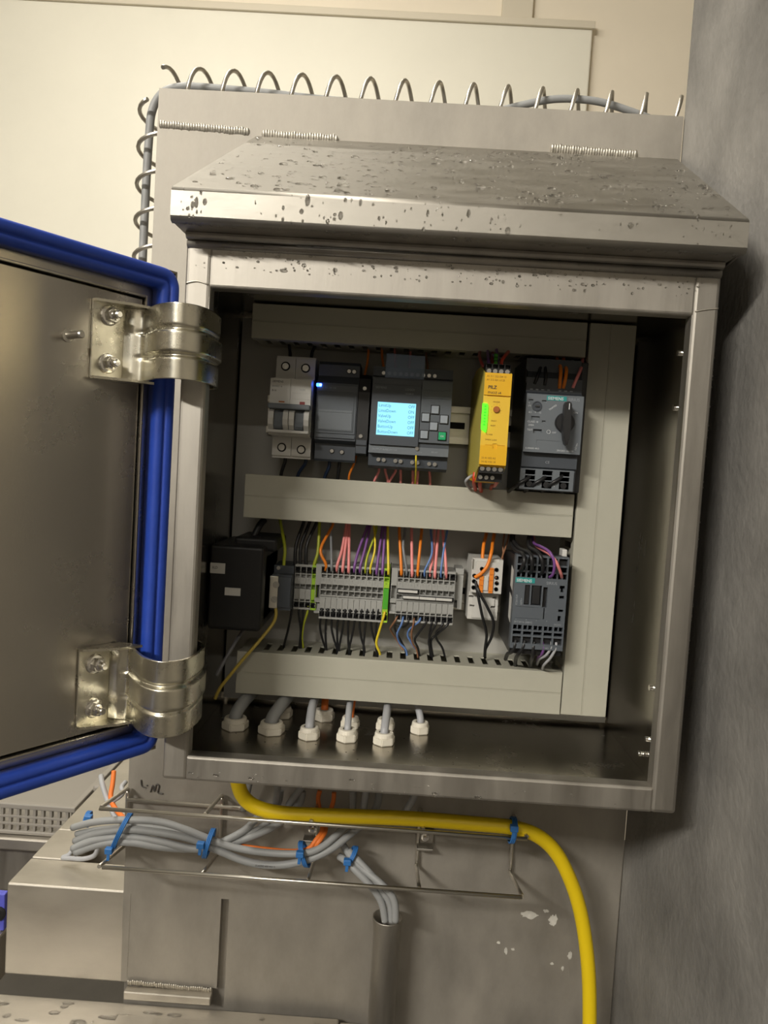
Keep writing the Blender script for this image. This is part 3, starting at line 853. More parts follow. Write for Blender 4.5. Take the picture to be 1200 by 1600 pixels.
# ================================================================ yellow safety relay
t = thing('safety_relay', (236, 176, 239), 'tall narrow yellow safety relay with a glowing green strip', 'safety relay')
x0, x1 = 224.8, 246.6
prof = [(175.4, 239), (150, 234.5), (94, 233), (80, 240), (66, 247), (66, 317), (80, 323.5), (96, 331), (150, 333), (175.4, 329)]
b = MB(); b.prism(prof, 'x', x0 + .9, x1 - .9); b.build('housing', 'relay_yellow', t)
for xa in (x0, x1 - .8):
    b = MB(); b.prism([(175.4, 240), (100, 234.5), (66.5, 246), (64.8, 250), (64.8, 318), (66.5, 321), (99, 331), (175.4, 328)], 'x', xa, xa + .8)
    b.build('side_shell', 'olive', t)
b = MB(); b.relief(x0 + .2, x1 - .2, 248, 321, 66, 63.5, [(x0, x1, 263.3, 303.4, 64.4, 1), (x0 + 3, x1 - 1, 302.4, 303.3, 65), (x0 + 4, x1 - 2, 263.3, 264, 65), (x0 + 10, x0 + 13.6, 261.2, 265, 65)], 0)
b.build('front_cover', ['relay_yellow', 'relay_yellow2'], t)
b = MB(); b.relief(x0 + 1, x1 - 1, 321.5, 329, 90, 70, [(x0 + 1.6 + 5 * k, x0 + 5.6 + 5 * k, 325.6, 328.6, 76) for k in range(4)]); b.build('upper_terminal', 'black', t)
b = MB(); b.relief(x0 + 1, x1 - 1, 241.3, 247.8, 90, 68, []); b.build('lower_terminal', 'black', t)
b = MB(); b.prism([(90, 234.3), (77, 234.3), (76, 241.2), (90, 241.2)], 'x', x0 + 1, x1 - 1); b.build('lower_terminal', 'black', t)
for k in range(4):
    screw(x0 + 3.6 + 4.9 * k, 69.7, 323, 1.8, t, 'screw', .7); screw(x0 + 3.4 + 4.9 * k, 67.7, 244.6, 1.8, t, 'screw', .7)
    if k < 3: screw(x0 + 3.2 + 4.9 * k, 76.2, 237.6, 1.7, t, 'screw', .7)
b = MB(); b.prism([(x0 - .3, 276), (x0 + 3.6, 273.5), (x0 + 4.2, 277), (x0 + 4.2, 294), (x0 + 3.4, 296.5), (x0 - .3, 296.5)], 'y', 62.9, 64.2); b.build('light_strip', 'led_green', t)
b = MB()
for k in range(7): b.box(x0 + 1.2, x0 + 2.9, 62.6, 62.9, 279 + 2.4 * k, 280.5 + 2.4 * k)
b.build('lamp_mark', 'led_green_dim', t)
b = MB(); b.lathe([(2.6, 0), (2.6, -1.2), (2.2, -1.5)], (x0 + 11, 64.4, 292.2), (0, 1, 0), 18); b.build('dial', 'rust', t)
text('PILZ', x0 + 3.2, 63.4, 308.4, 3.6, 'print_dark', t, bold=.08); text('PNOZ s4', x0 + 3.2, 63.4, 304.4, 2.7, 'print_dark', t)
text('A1 S11 S22 S34 13', x0 + 1.7, 63.4, 317.6, 2.0, 'print_brown', t); text('A1 S12 S21 13 23', x0 + 1.7, 63.4, 314.8, 2.0, 'print_brown', t)
text('33 41 S52 A2', x0 + 1.6, 63.4, 252.6, 2.1, 'print_brown', t); text('34 42 Y32 14', x0 + 1.6, 63.4, 249.6, 2.1, 'print_brown', t)
text('MODE', x0 + 8, 64.3, 297.6, 1.9, 'print_brown', t); text('FAULT', x0 + 7.4, 64.3, 282.6, 1.5, 'print_brown', t); text('RESET', x0 + 7.2, 64.3, 278.8, 1.5, 'print_brown', t)
text('POWER', x0 + 4.2, 64.3, 271.6, 1.5, 'print_brown', t); text('24VDC 2.5W', x0 + 3.6, 64.3, 267.4, 1.7, 'print_brown', t)
for k in range(9):
    a = R(-40 + k * 32); text('.', x0 + 11 + 4.3 * math.cos(a) - .3, 64.3, 292 + 4.3 * math.sin(a), 3, 'print_brown', t)
w_ = thing('marked_wire', (235, 92, 324), 'wire with four green marker rings on top of the yellow safety relay', 'wire')
b = MB(); b.tube([(235, 84, 322), (235, 84, 330), (235, 92, 338), (236, 130, 346), (236, 150, 354)], 1.2, 8); b.build('insulation', 'w_violet', w_)
for k in range(4):
    b = MB(); b.cyl((235, 82.9 + k * .8, 327 + k * 3.2), (235, 83.6 + k * .8, 329.3 + k * 3.2), 1.7, 12); b.build('marker_ring', 'green_dark', w_)

# ================================================================ motor starter with rotary handle
t = thing('motor_starter', (288, 176, 230), 'slate grey motor starter with a black rotary handle', 'motor starter')
x0, x1 = 264, 310.5
b = MB()
b.prism([(175.4, 229), (104, 229), (101, 231), (101, 247), (98, 249), (98, 262), (95, 262), (95, 309), (100, 312), (101, 324), (108, 330), (108, 341), (175.4, 341)], 'x', x0, x1)
b.build('body', 'anthracite', t)
MB().box(x1 + .1, x1 + 6, 108, 175.4, 229, 340, .8).build('side_contact', 'black', t)
FX0, FX1, FZ0_, FZ1_ = 263.6, 310.9, 261.2, 309.5
b = MB(); b.relief(FX0, FX1, FZ0_, FZ1_, 94.9, 91.5, [(265.5, 269, 303.3, 304.8, 93), (276.5, 280, 303, 304.6, 93), (268.5, 275.5, 288, 291, 93.2), (277.5, 280.6, 286.2, 287.8, 93), (270.8, 278, 277, 280.3, 94), (274.2, 274.6, 264, 271.5, 91.8), (274.2, 293, 271.1, 271.5, 91.8)], 0)
b.build('face', 'anthra_face', t)
MB().box(280.2, 296.7, 91.3, 91.6, 304.7, 308.6, .1).build('name_field', 'teal', t)
text('SIEMENS', 281, 91.2, 305.3, 3.5, 'print_white', t, bold=.06); text('SIRIUS', 298, 91.4, 305.2, 3.5, 'print_grey', t)
b = MB(); b.lathe([(4.3, 0), (4.3, -.5), (3.5, -.6), (3.5, .2)], (272.4, 91.4, 299.3), (0, 1, 0), 22); b.build('dial', 'anthracite', t)
b = MB(); b.box(271, 274.4, 90.2, 91.3, 298.6, 300, .3); b.build('dial_slot', 'print_dark', t)
for s_, x, z, sz in (('In', 265.3, 301.2, 1.8), ('[A]', 265.2, 299, 1.8), ('8,5', 266, 293.4, 2), ('9', 271, 293.6, 2), ('12', 274.4, 293.4, 2), ('CLASS 10', 265.6, 285.6, 2.2), ('208A', 266.4, 282.8, 2.2), ('TEST', 265.6, 278.8, 2.2), ('OFF', 286.5, 277.6, 2), ('ON', 303.2, 295, 2.2), ('E-000000 4RO', 265.4, 263.6, 1.9), ('3RV2021-4AA20', 291.5, 263, 2), ('1', 300.2, 295, 3.8)):
    text(s_, x, 91.4, z, sz, 'print_white', t)
text('TRIPPED', 283.2, 91.4, 296.2, 2, 'print_white', t, rot=Matrix.Rotation(R(-38), 4, 'Y') @ Matrix.Rotation(math.pi / 2, 4, 'X'))
text('0.5 Nm', 307.6, 91.4, 264.6, 2, 'print_white', t, rot=Matrix.Rotation(R(-80), 4, 'Y') @ Matrix.Rotation(math.pi / 2, 4, 'X'))
b = MB(); b.tube([(283.6 + 1.5 * math.cos(R(k * 30)), 91.3, 278.6 + 1.5 * math.sin(R(k * 30))) for k in range(12)], .22, 5, 1, closed=True); b.build('off_mark', 'print_white', t)
b = MB(); b.lathe([(8.0, 0), (8.0, -3.5), (7.3, -4.5)], (296, 91.4, 287), (0, 1, 0), 30); b.build('handle_base', 'black', t)
b = MB()
hp = [(293, 302), (294.2, 303.6), (297.6, 303.6), (298.8, 302), (299.2, 284), (298.4, 272.5), (297.2, 267.6), (295.8, 267.6), (294, 273), (292.7, 284)]
b.prism(hp, 'y', 78.5, 86.9); bmesh.ops.bevel(b.bm, geom=[e for e in b.bm.edges], offset=.8, segments=2, affect='EDGES'); b.build('rotary_handle', 'black', t)
MB().box(296.2, 296.9, 78.2, 78.6, 297, 302).build('pointer_mark', 'print_white', t)
b = MB(); b.relief(263.8, 309, 230, 247.5, 101, 98.8, [q for k in range(3) for q in ((268 + 14.5 * k, 276.5 + 14.5 * k, 242.6, 246.4, 104), (268 + 14.5 * k, 276.5 + 14.5 * k, 238.2, 241.6, 104), (268 + 14.5 * k, 276.5 + 14.5 * k, 231.5, 237.4, 107))]); b.build('terminal_block', 'anthra_face', t)
for k in range(3):
    b = MB(); b.cyl((272 + 14.5 * k, 103.4, 234.5), (272 + 14.5 * k, 99, 234.5), 2.6, 14); b.build('wire_plug', 'black', t)
for k in range(8):
    if k == 4: continue
    MB().box(267 + 4.8 * k, 269.4 + 4.8 * k, 99.4, 100.2, 313.5, 314.5, .2).build('test_slot', 'print_grey', t)
text('2', 278, 98.6, 233, 1.8, 'print_white', t); text('4', 292.6, 98.6, 233, 1.8, 'print_white', t); text('CE', 284, 97.9, 252.5, 3, 'print_grey', t)

# ================================================================ contactor
t = thing('contactor', (288, 176, 87), 'black contactor with white side labels and rows of square sockets', 'contactor')
x0, x1 = 265.5, 310.5
CY = 98.0
b = MB(); b.prism([(175.4, 90), (103, 88), (102, 92), (102, 171), (106, 172.5), (130, 172.5), (175.4, 170)], 'x', x0 + .4, x1 - .4); b.build('body', 'black', t)
cells = []
for k in range(5):
    xa = x0 + 1.6 + 8.75 * k
    cells += [(xa, xa + 7.2, 166.5, 172.5, CY + 6), (xa, xa + 7.2, 160.8, 165.2, CY + 4), (xa, xa + 3.2, 155, 159.4, CY + 4), (xa + 4, xa + 7.2, 155, 159.4, CY + 4)]
    cells += [(xa, xa + 7.2, 98.2, 104, CY + 6), (xa, xa + 7.2, 105.6, 108.6, CY + 4), (xa, xa + 3.2, 110, 113.8, CY + 4), (xa + 4, xa + 7.2, 110, 113.8, CY + 4)]
cells += [(x0 + 9.2, x0 + 13.6, 131.5, 148.5, CY + 5), (x0 + 15, x0 + 23.6, 131.5, 148.5, CY + 5), (x0 + 24.8, x0 + 28.6, 130, 147.5, CY + 5), (x0 + 26.2, x0 + 27.4, 120, 130, CY + 3),
          (x0 + 38.6, x0 + 43, 147, 149.6, CY + 4), (x0 + 39.6, x0 + 42, 144, 147, CY + 4), (x0 + 38.8, x0 + 43, 138.5, 141, CY + 4), (x0 + 38.8, x0 + 43, 127, 129.2, CY + 4), (x0 + 38.8, x0 + 41.4, 119, 123.6, CY + 4),
          (x0 + 2.6, x0 + 24, 129.4, 129.8, CY + .4), (x0 + 2.6, x0 + 24, 119.6, 120, CY + .4)]
b = MB(); b.relief(x0, x1, 93.5, 174, CY + 9, CY, cells); b.build('face', 'anthra_mid', t)
b = MB(); b.box(x0 + 9.6, x0 + 13.2, CY + 1.5, CY + 4.9, 132, 148); b.box(x0 + 16, x0 + 22.6, CY + 1, CY + 4.9, 132.2, 147.8, .5); b.build('slider', 'black', t)
MB().box(x0 + .8, x0 + 17.2, CY - .3, CY + .1, 150.2, 154.6, .1).build('name_field', 'teal', t)
text('SIEMENS', x0 + 1.6, CY - .4, 151, 3.5, 'print_white', t, bold=.06); text('SIRIUS', x0 + 27, CY - .1, 150, 3.4, 'print_grey', t)
up_ = Matrix.Rotation(R(-90), 4, 'Y') @ Matrix.Rotation(math.pi / 2, 4, 'X')
text('E/261020', x0 + 3.6, CY - .1, 131, 2.3, 'print_grey', t, rot=up_); text('40PR+', x0 + 7.6, CY - .1, 131, 2.3, 'print_grey', t, rot=up_)
text('3RT2016-2BB42', x0 + 1.6, CY - .1, 115.6, 2.4, 'print_grey', t); text('DC24V', x0 + 36, CY - .1, 115.2, 2.0, 'print_grey', t)
for k in range(4): text('2468'[k], x0 + 3 + 8.75 * k, CY - .1, 118, 1.6, 'print_grey', t)
for s_, k in (('L1', 0), ('L2', 1), ('L3', 2), ('13', 3), ('A1', 4)): text(s_, x0 + 4 + 8.75 * k, CY - .1, 172.7, 1.3, 'print_grey', t)
text('E', x0 + 3, CY - .1, 94.4, 2.2, 'print_grey', t); text('NO', x0 + 29.5, CY - .1, 94.4, 2.2, 'print_grey', t)
for z0, z1 in ((113, 134), (141, 158)):
    b = MB(); b.hexa([(x0 + .28, 104, z0 - 1), (x0 + .38, 104, z0 - 1), (x0 + .38, 122, z0 + 3), (x0 + .28, 122, z0 + 3), (x0 + .28, 104, z1), (x0 + .38, 104, z1), (x0 + .38, 122, z1 + 4), (x0 + .28, 122, z1 + 4)]); b.build('side_label', 'label_white', t)
MB().box(x1 + .2, x1 + 4.6, 128, 142, 166, 178, 1).build('release_tab', 'white_plastic', t)

# ================================================================ plug-in relay on its base
t = thing('plug_in_relay', (245, 176, 108), 'pale grey plug-in relay with two orange levers', 'relay')
x0, x1 = 231.5, 259
b = MB()
b.relief(x0, x1 - .5, 108.5, 134.5, 175, 139, [(x0 + 3.5, x1 - 4, 110, 134, 137.5), (x0 + .2, x0 + 4.6, 128.4, 130, 143), (x0 + 1.5, x0 + 5.6, 120, 121.6, 143), (x1 - 7, x1 - 3, 120, 121.6, 143), (x1 - 6, x1 - 2.6, 128.6, 130, 143)]); b.build('base', 'relay_grey', t)
b = MB(); b.relief(x0, x1, 134.6, 165, 175, 128, [(x0 + 3, x1 - 3, 162.5, 166, 131), (x0 + .4, x0 + 3.5, 155, 166, 131)]); b.build('housing', 'relay_grey', t)
for xa in (x0 + 7.4, x0 + 16):
    b = MB(); b.relief(xa, xa + 3.6, 135, 157.5 if xa > x0 + 10 else 150, 127.9, 126.2, [(xa - 1, xa + 5, 136 + 5 * k, 136.6 + 5 * k, 127) for k in range(5)]); b.build('lever', 'orange_lever', t)
MB().box(x0 + 11.4, x0 + 15.4, 126.6, 127.9, 137, 150, .3).build('label_strip', 'label_white', t)
for xs, zs in ((x0 + 2.8, 149.5), (x0 + 2.7, 144.5), (x0 + 2.6, 139), (x0 + 22.6, 149), (x0 + 23, 144), (x0 + 22.8, 138.6), (x0 + 9, 156), (x0 + 22, 156)):
    b = MB(); b.lathe([(1.9, .2), (1.9, -.5), (1.4, -.55), (1.4, .1)], (xs, 127.9, zs), (0, 1, 0), 14); b.build('wire_socket', 'hole_shade', t)  # dark colour carries the shade inside the socket

# ================================================================ terminal rows
def terminal_mesh(w, h0, h1, yf, mats, jump=False):
    b = MB()
    g = .28
    R_ = [(g, w - g, h1 - 8.2, h1 - 2, yf + 7), (g + .4, w - g - .4, h1 - 12, h1 - 9, yf + 4),
          (g, w - g, h1 - 22.6, h1 - 18, yf + 6), (g, w - g, h1 - 27.8, h1 - 23.6, yf + 6),
          (0, w, h1 - 29.6, h1 - 29, yf + 1.2), (0, w, h1 - 31.4, h1 - 30.8, yf + 1.2), (g, w - g, h0 + 10, h0 + 19, yf - .5),
          (g + .4, w - g - .4, h0 + 7.6, h0 + 9.4, yf + 4), (g, w - g, h0 + 1.8, h0 + 7, yf + 7),
          (w / 2 - .15, w / 2 + .15, h1 - 15, h1 - 13, yf + .5)]
    b.relief(.04, w - .04, h0, h1, 174.6, yf, R_)
    return b.mesh('terminal', mats)
def terminal_row(name, label, x0, n, pitch, z0, z1, yf, last_green, dim=False):
    t = thing(name, (x0 + n * pitch / 2, 175, z0), label, 'terminal row')
    me = terminal_mesh(pitch, z0, z1, yf, ['grey_term']); mg = terminal_mesh(pitch, z0, z1, yf, ['green_mark'])
    for k in range(n):
        inst(mg if last_green and k == n - 1 else me, 'terminal', (x0 + k * pitch, 0, 0), t)
    # wire funnels
    fm = MB(); fm.lathe([(2.3, 3), (2.3, -2.2), (1.9, -2.4), (1.8, 1.5)], (0, 0, 0), (0, 1, 0), 12); fm = fm.mesh('wire_funnel', ['hole_shade'])  # funnels filled dark to paint the shade of the wire entry
    for k in range(n):
        for z in (z1 - 4.4, z0 + 4.2): inst(fm, 'wire_funnel', (x0 + (k + .5) * pitch, yf + 2, z), t)
    return t
def end_plate(t, x0, z0, z1, yf, w=6):
    b = MB(); b.relief(x0, x0 + w, z0, z1, 174.6, yf + 2, [(x0 + .6, x0 + w - .6, z0 + 14, z0 + 26, yf + 8), (x0, x0 + w, z0 + 2, z0 + 10, yf + 5)]); b.build('end_plate', 'grey_term', t)
P12 = 5.22
t12 = terminal_row('terminal_row', 'twelve-way grey terminal row ending in one green terminal', 96.5, 12, P12, 99.6, 149.4, 140, True)
end_plate(t12, 91.5, 104, 149, 140, 4.8)
b = MB(); b.box(96.5 + 11 * P12 + .3, 96.5 + 12 * P12 - .2, 139.2, 139.9, 112, 131, .2); b.build('green_cover', 'green_dark', t12)
b = MB(); b.box(96.5 + 12 * P12 + .05, 96.5 + 12 * P12 + .9, 141.5, 174, 101, 151, .2); b.build('end_cap', 'black', t12)
t10 = terminal_row('terminal_row', 'ten-way grey terminal row with white jumper bars', 166.2, 10, 5.25, 101.3, 150, 140, False)
end_plate(t10, 160.6, 108, 150, 140, 5.4)
def jumper(xa, xb, z, n, t):
    b = MB(); w = 1.9
    b.box(xa, xb, 137.5, 141, z - w, z + w, .4); b.build('jumper', 'print_dark', t)
    st = (xb - xa - .8) / n
    for k in range(n): MB().box(xa + .6 + k * st, xa + .2 + (k + 1) * st, 136.9, 137.45, z - 1.1, z + 1.2, .2).build('jumper_bar', 'label_white', t)
jumper(166.8, 185.6, 130, 1, t10); jumper(171.6, 217.2, 124.6, 3, t10)
t4 = terminal_row('terminal_row', 'small four-way grey terminal row at the left, in shade', 72.2, 4, 5.2, 106, 147.5, 144, True)
b = MB(); b.box(93.1, 94, 145, 174, 107, 148, .2); b.build('end_cap', 'black', t4)
t = thing('end_clamp', (222, 175, 116), 'grey end clamp at the right end of the ten-way terminal row', 'clamp')
b = MB(); b.relief(219.2, 226.5, 115, 152.5, 174.8, 148, [(219, 222, 110, 123, 156), (219, 221, 140, 146, 154), (219, 227, 146.5, 147.1, 149)]); b.build('body', 'grey_term', t)
# earth terminal
t = thing('earth_terminal', (62, 175, 108), 'dark earth terminal with two bright screws on a brass bar', 'terminal')
b = MB(); b.relief(53.5, 71.5, 107, 146, 174.8, 129, [(53, 72, 139, 147, 140), (60, 71, 110, 137, 127)]); b.build('body', 'anthracite', t)
b = MB(); b.box(52.4, 60, 125, 128.8, 109, 138, .5); b.build('metal_bar', 'rail', t)
screw(58.4, 124.8, 130.5, 3.0, t, 'screw', .3); screw(57.4, 124.8, 117.2, 3.0, t, 'screw', .9)
screw(57.4, 139.8, 143.5, 1.7, t, 'screw', .3)
# black isolator box at the left
t = thing('main_isolator', (28, 180, 92), 'big black isolator box in the dark left corner, with a pale label', 'switch')
b = MB(); b.box(4, 50, 100, 182, 92, 166, 3, 3); b.build('body', 'black', t)
b = MB(); b.box(22, 50, 112, 180, 96, 160, 4, 3); b.build('terminal_cover', 'black_soft', t)
b = MB(); b.box(20, 58, 118, 175, 160.2, 172, 3, 3); b.build('top_cover', 'black_soft', t)
MB().box(4.6, 17.5, 99.6, 99.95, 141, 150).build('label', 'label_white', t)
text('3LD', 6, 99.5, 145, 3, 'print_dark', t)
b = MB(); b.relief(18.4, 31.8, 122.8, 129.4, 99.95, 98.6, [(22, 28, 124, 128.4, 99.2)]); b.build('indicator_frame', 'white_plastic', t)

